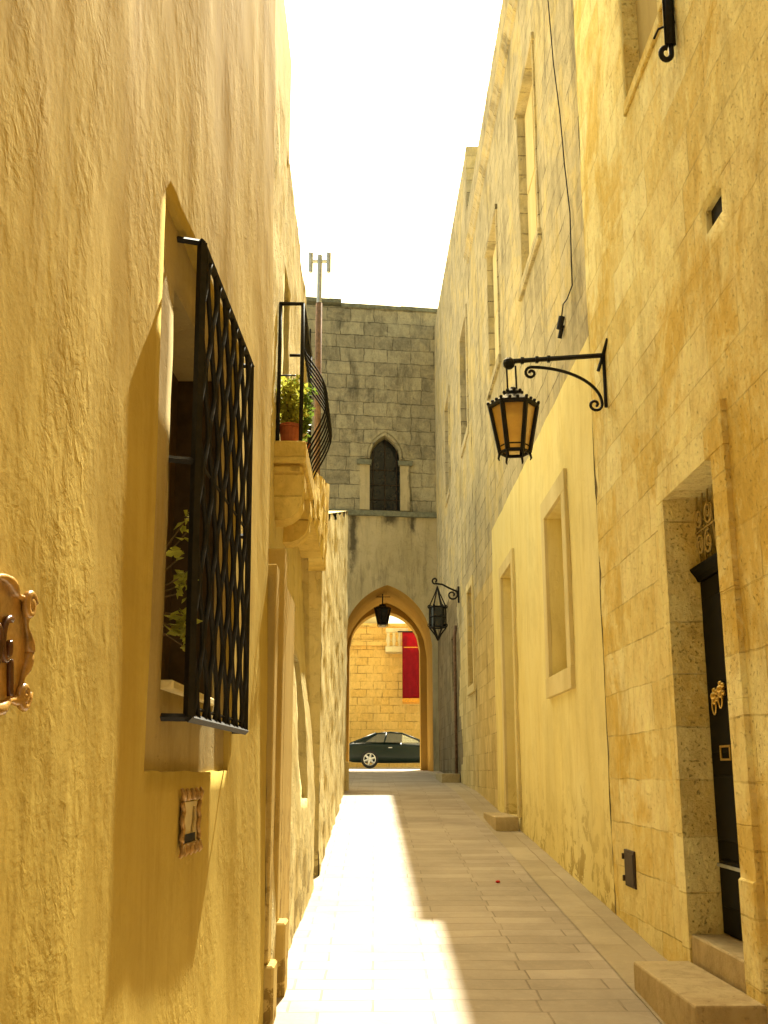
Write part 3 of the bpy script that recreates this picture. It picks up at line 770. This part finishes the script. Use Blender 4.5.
# ------------------------------------------------------------------ right: far stone house up to the gate
fh = thing('far_stone_house', 'taller grey limestone house adjoining the arched gate', 'house', (4, 25, 1.3))
bm = BM()
V1 = (20.05, 21.45, 8.05, 10.4, .14); V2 = (25.1, 26.4, 8.2, 10.55, .14); WC = (18.9, 20.0, 3.2, 4.9, .2)
V3 = (19.75, 20.85, 3.15, 4.95, .18); NI = (24.6, 25.3, 3.4, 4.6, .2)
TOP = lambda u: 13.7 + (u - 19.4) * .085
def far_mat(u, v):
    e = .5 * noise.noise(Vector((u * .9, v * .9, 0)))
    if u > 23.1 + e * 2 and v < 5.6 + e: return 2  # low wall towards the gate: painted shade
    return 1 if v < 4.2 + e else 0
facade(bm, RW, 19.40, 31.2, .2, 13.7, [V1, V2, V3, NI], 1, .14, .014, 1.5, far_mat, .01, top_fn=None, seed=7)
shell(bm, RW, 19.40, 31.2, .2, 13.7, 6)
build('wall', bm, ['stone_grey', 'stone_low', 'stone_shade'], fh)
bm = BM()
vv = [(1.82, 19.40, 13.70), (7.82, 19.40, 13.70), (7.82, 31.2, 13.70), (1.82, 31.2, 13.70), (1.83, 19.40, 13.71), (7.8, 19.40, 13.71), (7.8, 31.2, 14.75), (1.83, 31.2, 14.75)]
V = [bm.verts.new(p) for p in vv]
for q in ((0,1,5,4),(1,2,6,5),(2,3,7,6),(3,0,4,7),(4,5,6,7)): bm.faces.new([V[i] for i in q])
build('parapet', bm, 'stone_grey', fh)
for U in (V1, V2):
    w = inset(U, .11, 'window', 'darkwood', fh); bm = BM(); surround(bm, U, .16, .025); build('frame', bm, 'stone_grey', w)
w = inset(V3, .14, 'window', 'reveal', fh); bm = BM(); surround(bm, V3, .15, .025); build('frame', bm, 'trim', w)
bm = BM(); box(bm, (1.98, 24.55, 3.35), (2.0, 25.35, 4.65)); build('niche_back', bm, 'void', fh)
bm = BM(); tube(bm, [(1.77, 23.7, 1.45), (1.77, 23.7, 4.5), (1.80, 23.72, 4.7)], .035, 7); build('drainpipe', bm, 'rust', fh, smooth=True)
bm = BM(); box(bm, (1.76, 8.0, 0), (1.8, 8.01, .01)); bm.free()

# stone steps in the street
def step(name, lo, hi, label):
    bm = BM(); box(bm, lo, hi, .012, 2)
    for v in bm.verts: v.co += Vector((noise.noise(v.co * 7) * .006, noise.noise(v.co * 7 + Vector((3, 0, 0))) * .006, noise.noise(v.co * 7 + Vector((0, 5, 0))) * .004))
    return build(name, bm, 'step', None, label, 'step', 'stone doorsteps along the right wall')
step('stone_step', (1.46, 5.30, .15), (1.785, 6.52, .57), 'large stone block step in front of the black door')
bm_ = step('stone_step', (1.50, 13.85, .70), (1.79, 15.35, 1.06), 'stone step below the tall doorway of the cream house')
step('stone_step', (1.42, 23.2, 1.2), (1.80, 25.4, 1.56), 'low stone step at the foot of the wall in the shade beside the gate')

# ------------------------------------------------------------------ wall lantern (near)
def lantern(parent, c, rt, rb, h, n=6, glass='amber', rot=.26, fin=True):
    """tapered n-sided lantern, c = centre of the top rim"""
    x, y, z = c; bm = BM()
    P = lambda r, k, zz: (x + r * math.cos(rot + 2 * math.pi * k / n), y + r * math.sin(rot + 2 * math.pi * k / n), zz)
    for k in range(n):
        tube(bm, [P(rt, k, z), P(rb, k, z - h)], .023 * rt / .2, 5)
        tube(bm, [P(rt, k, z), P(rt, k + 1, z)], .017 * rt / .2, 5); tube(bm, [P(rb, k, z - h), P(rb, k + 1, z - h)], .016 * rt / .2, 5)
        tube(bm, [P(rb * 1.02, k, z - h), P(rb * 1.12, k, z - h - .05 * rt / .2), P(rb * 1.05, k, z - h - .07 * rt / .2)], [.013 * rt / .2, .010 * rt / .2, .005 * rt / .2], 5)
        tube(bm, [P(rb * 1.06, k, z - h + .05), P(rb * 1.06, k + 1, z - h + .05)], .006, 4)
    fr = build('lantern_frame', bm, 'iron', parent)
    bm = BM()
    lathe(bm, [(rt * 1.1, 0.0), (rt * 1.12, .018), (rt * .92, .04), (rt * .62, .075), (rt * .40, .085), (rt * .40, .115), (rt * .2, .14), (rt * .12, .16)], (x, y, z), n, rot)
    for k in range(n * 3):
        a = rot + 2 * math.pi * k / (n * 3); r = rt * 1.08 * math.cos(math.pi / n) / math.cos(((a - rot) % (2 * math.pi / n)) - math.pi / n)
        bmesh.ops.create_uvsphere(bm, u_segments=6, v_segments=4, radius=.017 * rt / .2, matrix=Matrix.Translation((x + r * math.cos(a), y + r * math.sin(a), z + .03)))
    for k in range(8):
        a = k * math.pi / 4; bmesh.ops.create_uvsphere(bm, u_segments=6, v_segments=4, radius=.018 * rt / .2, matrix=Matrix.Translation((x + rt * .38 * math.cos(a), y + rt * .38 * math.sin(a), z + .12)))
    build('lantern_roof', bm, 'iron', parent)
    bm = BM()
    for k in range(n):
        quad(bm, [P(rt * .97, k, z), P(rt * .97, k + 1, z), P(rb * .97, k + 1, z - h), P(rb * .97, k, z - h)])
    build('glass', bm, glass, parent)

def bracket(parent, wx, y, za, x_end, drop, r=.013, scroll=.055):
    bm = BM()
    tube(bm, [(x_end, y, za - .045), (wx - .02, y, za + .01)], r * 1.15, 6)
    tube(bm, [(wx - .012, y, za + .02), (wx - .012, y, za - drop)], r * .8, 6)
    tube(bm, [(wx - .02, y, za + .0), (wx + .0, y - .12, za + .10)], r * .9, 6); tube(bm, [(wx - .02, y, za - .0), (wx - .06, y, za - .12)], r * .8, 6)
    x0 = x_end + (wx - x_end) * .17; pts = []
    n = 16
    for i in range(n + 1):
        s = i / n; x = x0 + .05 + (wx - .04 - x0 - .05) * math.sin(s * math.pi / 2); z = za - .09 - (drop * .78 - .02) * (1 - math.cos(s * math.pi / 2))
        pts.append((x, y, z))
    tube(bm, pts, r * .75, 6)
    e = pts[0]; tube(bm, [(e[0] - .0 + p[0], y, e[2] - scroll * .9 + p[1]) for p in spiral((0, 0), scroll * .9, scroll * .2, 1.57, 1.25, 18)], r * .7, 6)
    e = pts[-1]; tube(bm, [(e[0] - scroll + p[0], y, e[2] + p[1]) for p in spiral((0, 0), scroll, scroll * .2, 0, -1.2, 18)], r * .7, 6)
    for q in (.15, .3, .42): 
        xx = x_end + (wx - x_end) * q; zz = za - .045 + .055 * q; tube(bm, [(xx - .012, y, zz), (xx + .012, y, zz)], r * 1.7, 6)
    return build('bracket', bm, 'iron', parent, smooth=False)

lp = thing('wall_lamp', 'black iron lantern with amber glass on a scrolled bracket over the cream wall', 'lamp', (1.82, 8.05, 4.3))
bracket(lp, 1.82, 8.05, 4.78, 1.05, .42, .017, .055)
bm = BM()
for s in (-.035, .035): tube(bm, [(1.075 + s, 8.05, 4.70), (1.08 + s, 8.05, 4.46)], .008, 5)
bmesh.ops.create_uvsphere(bm, u_segments=10, v_segments=6, radius=.05, matrix=Matrix.Translation((1.06, 8.05, 4.72)))
build('hanger', bm, 'iron', lp)
lantern(lp, (1.085, 8.05, 4.36), .180, .112, .37, rot=-.10)

lq = thing('wall_lamp', 'ornate black lantern on a small curled bracket beside the gate arch', 'lamp', (1.82, 22.7, 4.9))
bm = BM(); y = 22.7
tube(bm, [(1.30, y, 5.46), (1.45, y, 5.44), (1.60, y, 5.36), (1.78, y, 5.28)], .022, 6)
tube(bm, [(1.30 + p[0], y, 5.52 + p[1]) for p in spiral((0, 0), .07, .02, -1.57, -1.0, 14)], .02, 6)
tube(bm, [(1.66 + p[0], y, 5.22 + p[1]) for p in spiral((0, 0), .12, .03, 1.0, -1.3, 18)], .02, 6)
tube(bm, [(1.79, y, 5.4), (1.79, y, 5.05)], .022, 6)
build('bracket', bm, 'iron', lq)
bm = BM(); c = (1.345, y)
for k in range(6):
    a = k * math.pi / 3; ca, sa = math.cos(a), math.sin(a)
    tube(bm, [(c[0], y, 5.40), (c[0] + .05 * ca, y + .05 * sa, 5.25), (c[0] + .17 * ca, y + .17 * sa, 4.98), (c[0] + .20 * ca, y + .20 * sa, 4.94)], .014, 5)
    tube(bm, [(c[0] + .17 * ca, y + .17 * sa, 5.0), (c[0] + .17 * ca, y + .17 * sa, 4.52), (c[0] + .06 * ca, y + .06 * sa, 4.38), (c[0], y, 4.26)], .018, 5)
    tube(bm, [(c[0] + (.17 + p[0]) * ca, y + (.17 + p[0]) * sa, 4.58 + p[1]) for p in spiral((0, 0), .055, .015, 2.5, 1.3, 12)], .010, 5)
    tube(bm, [(c[0] + (.17 + p[0]) * ca, y + (.17 + p[0]) * sa, 4.96 + p[1]) for p in spiral((0, 0), .055, .015, -2.5, -1.3, 12)], .010, 5)
    b = a + math.pi / 3
    for z in (4.96, 4.75, 4.53): tube(bm, [(c[0] + .17 * ca, y + .17 * sa, z), (c[0] + .17 * math.cos(b), y + .17 * math.sin(b), z)], .014, 5)
build('lantern_frame', bm, 'iron', lq)
bm = BM(); lathe(bm, [(.15, 4.53), (.15, 4.95)], (c[0], y, 0), 6); build('glass', bm, 'glass_dark', lq)

# ------------------------------------------------------------------ gate tower with arched passage
tw = thing('gate_tower', 'weathered stone gate tower with a pointed window over an arched passage', 'tower', (0, 31, 1.6))
TY = lambda x: 30.5 + .15 * x * .9
def TW(u, v, d): return (u, TY(u) + d, v)
TX0, TX1, TZ0, TB, TT = -6.0, 2.6, 1.0, 8.86, 15.15
def pointed(cx, hw, zs, za, n=14):
    """pointed arch outline from left springing to right springing"""
    h = za - zs; left = []
    k = (h * h - hw * hw) / (2 * hw) if h > hw else 0; rr = hw + k
    for i in range(n + 1):
        x = -hw + hw * i / n
        if h > hw: z = math.sqrt(max(0, rr * rr - (x - k) ** 2))
        else: z = h * (1 - (abs(x) / hw) ** 1.75) ** .62
        left.append((cx + x, zs + z))
    return left + [(2 * cx - x, z) for x, z in left[-2::-1]]
def arch_wall(bm, fn, x0, x1, z0, z1, arch, base, d, mi=0):
    ax0, ax1 = arch[0][0], arch[-1][0]; zs = arch[0][1]
    def sub(xa, xb, za, zb):
        nx = max(1, int((xb - xa) / .25)); nz = max(1, int((zb - za) / .25))
        for i in range(nx):
            for j in range(nz):
                a, b = xa + (xb - xa) * i / nx, xa + (xb - xa) * (i + 1) / nx; c, e = za + (zb - za) * j / nz, za + (zb - za) * (j + 1) / nz
                quad(bm, [fn(a, c, d), fn(b, c, d), fn(b, e, d), fn(a, e, d)], mi)
    sub(x0, ax0, z0, z1); sub(ax1, x1, z0, z1)
    for (xa, za), (xb, zb) in zip(arch, arch[1:]): quad(bm, [fn(xa, za, d), fn(xb, zb, d), fn(xb, z1, d), fn(xa, z1, d)], mi)
    if base > z0: sub(ax0, ax1, z0, base)
A1 = pointed(.40, 1.26, 5.05, 6.75); A2 = pointed(.36, 1.10, 5.30, 6.48)
WD = pointed(.325, .44, 10.45, 11.15)
bm = BM()
arch_wall(bm, TW, TX0, TX1, TZ0, TB, A1, TZ0, 0.0, 1)
bmu = BM()
arch_wall(bm, TW, TX0, TX1, TB, TT, WD, TB + .06, -.004, 0)
def profile(arch, base): return [(arch[0][0], base)] + arch + [(arch[-1][0], base)]
# window reveal
pr = profile(WD, TB + .06)
for a, b in zip(pr, pr[1:]): quad(bm, [TW(*a, -.004), TW(*b, -.004), TW(*b, .35), TW(*a, .35)], 0)
# passage: wide vault, then the smaller inner arch
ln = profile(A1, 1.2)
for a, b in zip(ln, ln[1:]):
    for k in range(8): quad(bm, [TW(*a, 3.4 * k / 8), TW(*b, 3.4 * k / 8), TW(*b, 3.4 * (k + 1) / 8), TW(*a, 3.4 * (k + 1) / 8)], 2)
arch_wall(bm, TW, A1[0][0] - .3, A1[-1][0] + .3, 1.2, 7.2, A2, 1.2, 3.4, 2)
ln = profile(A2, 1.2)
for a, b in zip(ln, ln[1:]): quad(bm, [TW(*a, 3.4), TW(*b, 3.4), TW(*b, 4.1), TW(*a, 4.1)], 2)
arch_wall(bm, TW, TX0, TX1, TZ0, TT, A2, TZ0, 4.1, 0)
quad(bm, [TW(TX0, TT, 0), TW(TX1, TT, 0), TW(TX1, TT, 4.1), TW(TX0, TT, 4.1)])
quad(bm, [TW(TX0, TZ0, 0), TW(TX0, TT, 0), TW(TX0, TT, 4.1), TW(TX0, TZ0, 4.1)]); quad(bm, [TW(TX1, TZ0, 0), TW(TX1, TT, 0), TW(TX1, TT, 4.1), TW(TX1, TZ0, 4.1)])
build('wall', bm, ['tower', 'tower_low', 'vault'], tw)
bm = BM()
n = 24
for k in range(n):
    a = TX0 + (TX1 - TX0) * k / n; b = TX0 + (TX1 - TX0) * (k + 1) / n; z = TT + .001 + (.12 if a < -1.05 else 0) + .02 * noise.noise(Vector((k * 1.3, 0, 0)))
    prism(bm, [(a, z), (b, z), (b, z + .12), (a, z + .12)], TW, -.05, .5)
build('coping', bm, 'coping', tw)
bm = BM()
for k in range(30):
    a = TX0 + (TX1 - TX0) * k / 30; b = TX0 + (TX1 - TX0) * (k + 1) / 30; j = .02 * noise.noise(Vector((k * 2.1, 4, 0)))
    prism(bm, [(a, TB - .12 + j), (b, TB - .12 + j), (b, TB + .02 + j), (a, TB + .02 + j)], TW, -.12 + j, .02)
build('string_course', bm, 'coping', tw)
bm = BM()
for (r0, r1, pd) in ((1.02, 1.16, -.09), (1.22, 1.62, -.05)):
    I = [(.325 + (x - .325) * r0, 10.45 + (z - 10.45) * (1 + (r0 - 1) * .9)) for x, z in WD]; O = [(.325 + (x - .325) * r1, 10.45 + (z - 10.45) * (1 + (r1 - 1) * .9)) for x, z in WD]
    for (a, b, c, d) in zip(I, I[1:], O[1:], O):
        prism(bm, [a, b, c, d], TW, pd, .02)
wn_ = build('window', bm, 'tower', tw)
for s in (-1, 1):
    bm = BM(); cx = .325 + s * .585
    prism(bm, [(cx - .14, 8.92), (cx + .14, 8.92), (cx + .14, 10.26), (cx - .14, 10.26)], TW, -.06, .02)
    build('jamb', bm, 'tower_low', wn_)
for s in (-1, 1):
    bm = BM(); cx = .325 + s * .60; prism(bm, [(cx - .2, 10.262), (cx + .2, 10.262), (cx + .22, 10.40), (cx - .22, 10.40)], TW, -.12, .02)
    build('capital', bm, 'coping', wn_)
bm = BM(); prism(bm, [(-.2, 8.85), (.85, 8.85), (.85, 11.3), (-.2, 11.3)], TW, .30, .34)
pane = build('pane', bm, 'glass_dark', wn_)
bm = BM()
for x in (-.02, .325, .67): tube(bm, [TW(x, 8.92, .285), TW(x, 11.2, .285)], .016, 5)
for z in (9.3, 9.75, 10.2): tube(bm, [TW(-.12, z, .285), TW(.78, z, .285)], .012, 5)
build('glazing_bars', bm, 'darkwood', wn_)

# lantern hanging in the passage
lh = thing('hanging_lantern', 'small black lantern hanging under the vault of the gate arch', 'lamp', (.27, 31.9, 5.75))
bm = BM(); tube(bm, [(.27, 31.9, 6.95), (.27, 31.9, 6.42)], .018, 6); tube(bm, [(.05, 31.9, 6.62), (.5, 31.9, 6.62)], .012, 5); build('hanger', bm, 'iron', lh)
lantern(lh, (.27, 31.9, 6.26), .23, .14, .44, 6, 'glass_dark', .2)
bm = BM(); lathe(bm, [(.12, 5.735), (.13, 5.78)], (.27, 31.9, 0), 8); build('light_diffuser', bm, 'lime', lh)

# ------------------------------------------------------------------ square beyond the arch
qh = thing('square_house', 'golden block stone house across the square with a baluster balcony', 'house', (1, 49, 1.8))
bm = BM(); QW = lambda u, v, d: (u, 46 + d, v)
facade(bm, QW, -12, 14, 1.0, 6.75, [], 1, .5, .02, 1, None, 0); 
for (z0, z1, d) in ((6.75, 6.98, -.18), (6.98, 7.55, .06), (7.55, 7.7, -.08)): prism(bm, [(-12, z0 + .002), (14, z0 + .002), (14, z1), (-12, z1)], QW, d, 3.0)
quad(bm, [QW(-12, 1, 4), QW(14, 1, 4), QW(14, 7.6, 4), QW(-12, 7.6, 4)])
build('wall', bm, 'square_stone', qh)
bm = BM(); prism(bm, [(-2.2, 7.72), (.5, 7.72), (.25, 8.05), (-.3, 8.12), (-2.2, 7.95)], QW, .2, 3.0); build('gable', bm, 'trim', qh)
bm = BM(); box(bm, (.50, 45.2, 6.42), (1.45, 45.99, 6.66), .02)
bq = build('balcony', bm, 'trim', qh); bm = BM(); box(bm, (.52, 45.2, 7.24), (1.45, 45.36, 7.40), .02); build('handrail', bm, 'trim', bq)
for x in (.62, .86, 1.10, 1.34):
    bm = BM(); lathe(bm, [(.07, 6.66), (.05, 6.74), (.10, 6.92), (.05, 7.10), (.07, 7.235)], (x, 45.28, 0), 10); build('baluster', bm, 'trim', bq, smooth=True)
# red banner with gold fringe
bn = thing('hanging_banner', 'long red cloth banner with gold fringe hanging in the square beyond the arch', 'banner', (1.6, 44.9, 4.5))
bm = BM(); nx, nz = 14, 20; g = {}
for i in range(nx + 1):
    for j in range(nz + 1):
        u = i / nx; v = j / nz; x = 1.19 + .72 * u; z = 7.22 - 2.72 * v
        g[i, j] = bm.verts.new((x, 44.9 + .05 * math.sin(u * 9 + v) * (0.3 + v), z))
for i in range(nx):
    for j in range(nz): bm.faces.new((g[i, j], g[i+1, j], g[i+1, j+1], g[i, j+1]))
bmesh.ops.solidify(bm, geom=bm.faces[:], thickness=.01)
build('cloth', bm, 'red', bn, smooth=True)
bm = BM(); box(bm, (1.19, 44.84, 4.34), (1.91, 44.94, 4.505), .01)
for k in range(24): tube(bm, [(1.205 + .03 * k, 44.88, 4.34), (1.205 + .03 * k, 44.88, 4.27)], .010, 4)
build('fringe', bm, 'fringe', bn)
bm = BM(); tube(bm, [(1.0, 44.9, 7.22), (2.2, 44.9, 7.22)], .03, 6); tube(bm, [(1.95, 44.9, 7.22), (1.95, 46.02, 7.3)], .025, 6); build('pole', bm, 'iron', bn)
bm = BM(); box(bm, (1.25, 44.80, 6.55), (1.85, 44.83, 6.585)); build('trim_band', bm, 'fringe', bn)

# parked coupe, nose to the right
def make_car(loc, label):
    t = thing('parked_car', label, 'car', loc, 'cars parked in the square')
    L = Vector(loc)
    # stations along the length: (x, half width, z bottom, z shoulder, z deck)
    st = [(-.92, .62, .38, .66, .70), (-.86, .74, .26, .72, .84), (-.6, .82, .22, .76, .90), (-.2, .85, .20, .77, .91), (.4, .86, .19, .76, .90), (1.2, .86, .19, .74, .88),
          (1.9, .86, .20, .70, .85), (2.5, .84, .21, .66, .78), (2.95, .80, .22, .60, .70), (3.22, .70, .28, .52, .60), (3.32, .55, .36, .46, .50)]
    bm = BM(); rings = []
    for x, w, zb, zs, zd in st:
        half = [(w * .88, zb), (w * .985, zb + .08), (w, (zb + zs) / 2), (w * .985, zs), (w * .93, zs + (zd - zs) * .6), (w * .80, zd), (w * .3, zd + .02)]
        ring = half + [(-a, b) for a, b in half[::-1]]
        rings.append([bm.verts.new(L + Vector((x, -a, b))) for a, b in ring])
    for r0, r1 in zip(rings, rings[1:]):
        for k in range(len(r0)): bm.faces.new((r0[k], r0[(k + 1) % len(r0)], r1[(k + 1) % len(r0)], r1[k]))
    bm.faces.new(rings[0]); bm.faces.new(rings[-1])
    # roof
    rs = [(-.75, .60, .86), (-.25, .62, 1.06), (.25, .60, 1.215), (.75, .585, 1.265), (1.15, .58, 1.22), (1.6, .62, 1.06), (2.1, .68, .86)]
    rg = []
    for x, w, z in rs: rg.append([bm.verts.new(L + Vector((x, s * w * q, z + .02 * (1 - q)))) for s, q in ((-1, 1), (-1, .6), (1, .6), (1, 1))])
    for r0, r1 in zip(rg[1:5], rg[2:5]):
        for k in range(3): bm.faces.new((r0[k], r0[k+1], r1[k+1], r1[k]))
    for s in (-1, 1):      # pillars: A, B, C
        w = lambda x, z: s * (.83 - (z - .88) * .62)
        for pa, pb, r in (((-.55, .90), (.22, 1.21), .05), ((.52, .90), (.60, 1.23), .032), ((2.02, .88), (1.16, 1.22), .03), ((.22, 1.21), (.75, 1.255), .03), ((.75, 1.255), (1.16, 1.22), .03)):
            tube(bm, [L + Vector((pa[0], w(*pa), pa[1])), L + Vector((pb[0], w(*pb), pb[1]))], r, 6)
        f = [(-.72, .89), (-.18, .90), (.20, 1.14), (.22, 1.20), (-.2, 1.06)]
        bm.faces.new([bm.verts.new(L + Vector((x, w(x, z), z))) for x, z in f])
    bd = build('body', bm, 'carpaint', t, smooth=True)
    for s in (-1, 1):
        w = lambda x, z: s * (.822 - (z - .88) * .62)
        for f in ([(-.16, .905), (.50, .90), (.57, 1.215), (.24, 1.19)], [(.54, .90), (1.98, .885), (1.16, 1.205), (.76, 1.245), (.62, 1.225)]):
            bm = BM(); bm.faces.new([bm.verts.new(L + Vector((x, w(x, z), z))) for x, z in f])
            build('side_window', bm, 'carglass', t)
        bm = BM()
    quad(bm, [L + Vector((2.06, -.7, .87)), L + Vector((2.06, .7, .87)), L + Vector((1.17, .58, 1.215)), L + Vector((1.17, -.58, 1.215))])
    build('windscreen', bm, 'carglass', t)
    bm = BM(); quad(bm, [L + Vector((-.72, -.66, .88)), L + Vector((-.72, .66, .88)), L + Vector((.2, .59, 1.20)), L + Vector((.2, -.59, 1.20))]); build('rear_window', bm, 'carglass', t)
    for x in (0, 2.52):
        for s in (-1, 1):
            y = s * .80; bm = BM(); c = L + Vector((x, y, .31))
            pr = [(.19, -.09), (.29, -.095), (.31, -.06), (.31, .06), (.29, .095), (.19, .09)]
            n = 24; rg = [[bm.verts.new(c + Vector((r * math.cos(2 * math.pi * k / n), d, r * math.sin(2 * math.pi * k / n)))) for k in range(n)] for r, d in pr]
            for r0, r1 in zip(rg, rg[1:] + rg[:1]):
                for k in range(n): bm.faces.new((r0[k], r0[(k+1) % n], r1[(k+1) % n], r1[k]))
            wh = build('wheel', bm, 'tyre', t, smooth=True)
            bm = BM()
            for k in range(6):
                a = k * math.pi / 3 + .3; tube(bm, [c + Vector((0, s * .10, 0)), c + Vector((.2 * math.cos(a), s * .098, .2 * math.sin(a)))], [.055, .035], 6)
            tube(bm, [c + Vector((.205 * math.cos(2 * math.pi * k / 24), s * .092, .205 * math.sin(2 * math.pi * k / 24))) for k in range(25)], .016, 5)
            build('rim', bm, 'alloy', wh)
    for s in (-1, 1):
        bm = BM(); box(bm, tuple(L + Vector((-.935, s * .55 - .1, .66))), tuple(L + Vector((-.87, s * .55 + .1, .76))), .01); build('tail_light', bm, 'red', t)
        bm = BM(); box(bm, tuple(L + Vector((3.12, s * .55 - .1, .54))), tuple(L + Vector((3.26, s * .55 + .1, .62))), .02); build('headlight', bm, 'alloy', t)
        bm = BM(); box(bm, tuple(L + Vector((1.72, s * .92 - .07, .90))), tuple(L + Vector((1.82, s * .92 + .07, 1.0))), .02); build('wing_mirror', bm, 'carpaint', t)
        bm = BM(); box(bm, tuple(L + Vector((.66, s * .857 - .012, .70))), tuple(L + Vector((.80, s * .857 + .012, .73))), .006); build('door_handle', bm, 'alloy', t)
    return t
car = make_car((-.12, 40.4, ground_z(40) + .0), 'dark green coupe parked across the far end of the arch')
c2 = copy_tree(car); c2.location = (-4.35, 43.6, ground_z(43.6)); c2['label'] = 'dark car mostly hidden behind the wall, left of and beyond the green coupe'

# ------------------------------------------------------------------ mast with twin antennas above the left wall
am = thing('antenna_mast', 'rusty pole carrying a pair of short metal antennas against the sky', 'antenna', (-.76, 14, 4.8))
bm = BM(); tube(bm, [(-.76, 14, 4.6), (-.76, 14, 7.9)], .045, 8); build('pole', bm, 'rust', am, smooth=True)
bm = BM(); tube(bm, [(-.76, 14, 7.9), (-.76, 14, 8.62)], .035, 8); tube(bm, [(-.89, 14, 8.53), (-.63, 14, 8.53)], .025, 6); build('crossbar', bm, 'galv', am)
for x in (-.885, -.635):
    bm = BM(); lathe(bm, [(.02, 8.36), (.032, 8.37), (.032, 8.66), (.02, 8.67)], (x, 14, 0), 8); build('antenna', bm, 'galv', am)
bm = BM(); tube(bm, [(-.84, 13.6, 4.7), (-.86, 13.6, 5.6), (-.84, 13.6, 6.6), (-.85, 13.6, 7.35)], .014, 5)
build('wire', bm, 'rail', None, 'thin dark wire standing beside the rusty antenna pole', 'wire')

# a fallen red petal on the paving
bm = BM(); bmesh.ops.create_icosphere(bm, subdivisions=2, radius=.022, matrix=Matrix.Translation((1.10, 10.07, ground_z(10.07) + .012)) @ Matrix.Diagonal((1, 1.2, .5, 1)))
for v in bm.verts: v.co += Vector((0, 0, .006 * noise.noise(v.co * 60)))
build('red_petal', bm, 'petal', None, 'tiny red flower petal lying on the shaded paving', 'petal', smooth=True)
